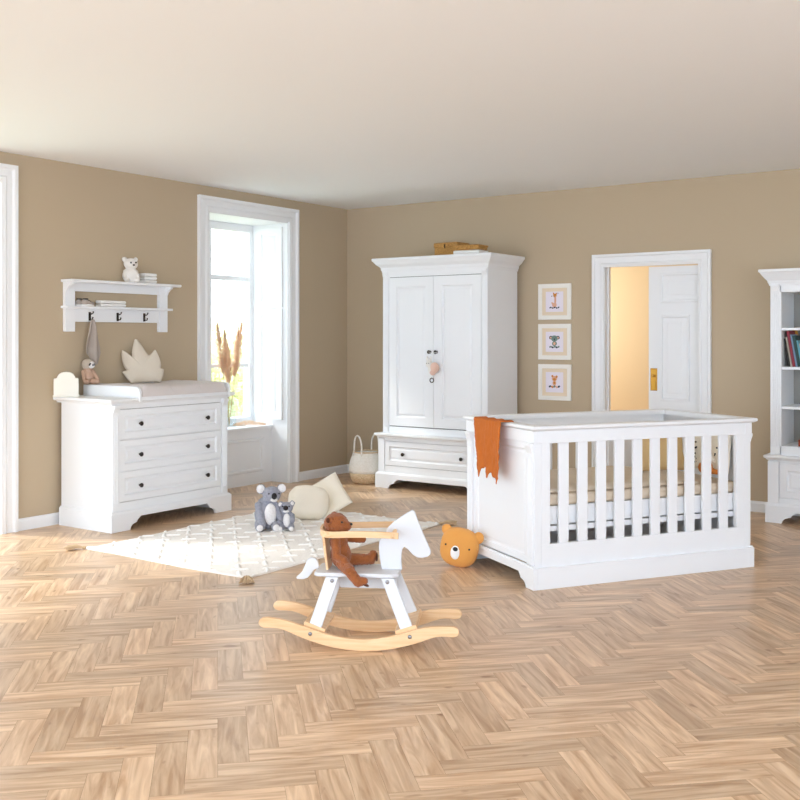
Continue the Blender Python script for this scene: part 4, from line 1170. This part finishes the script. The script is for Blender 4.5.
# ------------------------------------------------------------------ garden outside the windows
lawn = MB().box(-40, XO-.3, -20, 40, -.6, -.5); o = lawn.build('trim_2', mat('garden_ground', srgb(206,204,176), .95)); struct(o)
leafm = mat('garden_leaf_glare', srgb(228,228,190), .8, var=.06, vscale=2)  # washed-out glare of the bright garden put into the leaf colour
_nt = leafm.node_tree; _tl = _nt.nodes.new('ShaderNodeBsdfTranslucent'); _tl.inputs[0].default_value = srgb(232,232,196)
_ms = _nt.nodes.new('ShaderNodeMixShader'); _ms.inputs[0].default_value = .5
_nt.links.new(_nt.nodes['Principled BSDF'].outputs[0], _ms.inputs[1]); _nt.links.new(_tl.outputs[0], _ms.inputs[2]); _nt.links.new(_ms.outputs[0], _nt.nodes['Material Output'].inputs[0])
barkm = mat('garden_bark', srgb(130,108,84), .9)
def tree(x, y, zc, r, sd, lab, n=1300):
    random.seed(sd); T = thing('garden_tree', lab, 'tree', (x, y, -.5), 0, 'garden trees outside the window')
    MB().tube([(0,0,0), (.05,.03,zc*.5), (.0,0,zc+.4)], [.07,.05,.02], 8).build('trunk', barkm, T)
    V = []; F = []
    for k in range(n):
        d = Vector((random.gauss(0,1), random.gauss(0,1), random.gauss(0,1))).normalized()*r*random.uniform(.25, 1)**.6
        d.z *= 1.25; p = Vector((0,0,zc+.5))+d
        a = Vector((random.gauss(0,1), random.gauss(0,1), random.gauss(0,1))).normalized(); b_ = a.cross(Vector((.3,.5,.8))).normalized()
        o_ = len(V); V += [tuple(p), tuple(p+a*.06+b_*.03), tuple(p+a*.13), tuple(p+a*.06-b_*.03)]; F.append((o_, o_+1, o_+2, o_+3))
    m = MB(); m.add(V, F); m.build('crown', leafm, T)
tree(-10.6, 10.95, .9, .75, 1, 'low yellow-green bush seen through the lower window panes', 2200)
tree(-12.4, 13.1, 3.2, .9, 2, 'garden tree with glare painted into its pale leaves seen through the upper window panes', 600)
tree(-9.4, 9.55, .75, .45, 3, 'yellow-green bush behind the pampas outside the window', 1500)

# ------------------------------------------------------------------ light
world = bpy.data.worlds.new('world'); sc.world = world; world.use_nodes = True
bg = world.node_tree.nodes['Background']; bg.inputs[0].default_value = (.82, .95, 1.12, 1); bg.inputs[1].default_value = 4.6
def light(name, typ, loc, energy, col=(1,1,1), direction=None, **kw):
    ld = bpy.data.lights.new(name, typ); ld.energy = energy; ld.color = col
    for k, v in kw.items(): setattr(ld, k, v)
    o = bpy.data.objects.new(name, ld); COL.objects.link(o); o.location = loc
    if direction: o.rotation_euler = Vector(direction).to_track_quat('-Z', 'Y').to_euler()
    return o
light('sun', 'SUN', (-12, 0, 8), 3.4, (1, .96, .92), (1, .40, -.95), angle=R(7))
light('hall_fill', 'POINT', (-4.95, 8.85, 1.6), 42, (1, .95, .86), shadow_soft_size=.2)  # unseen fill light, added to brighten the hall wall evenly

# ------------------------------------------------------------------ camera
cam = bpy.data.cameras.new('camera'); co = bpy.data.objects.new('camera', cam); COL.objects.link(co)
co.location = (0, 0, 1.39); co.rotation_euler = (R(90), 0, R(34.85))
cam.sensor_width = 36; cam.lens = 36*1018/800; cam.shift_y = -63/800; cam.clip_start = .05
sc.camera = co
sc.view_settings.view_transform = 'Standard'; sc.view_settings.look = 'None'; sc.view_settings.gamma = 1
sc.view_settings.exposure = 0.0
sc.cycles.max_bounces = 10; sc.cycles.diffuse_bounces = 6; sc.cycles.sample_clamp_indirect = 6
sc.cycles.use_denoising = True
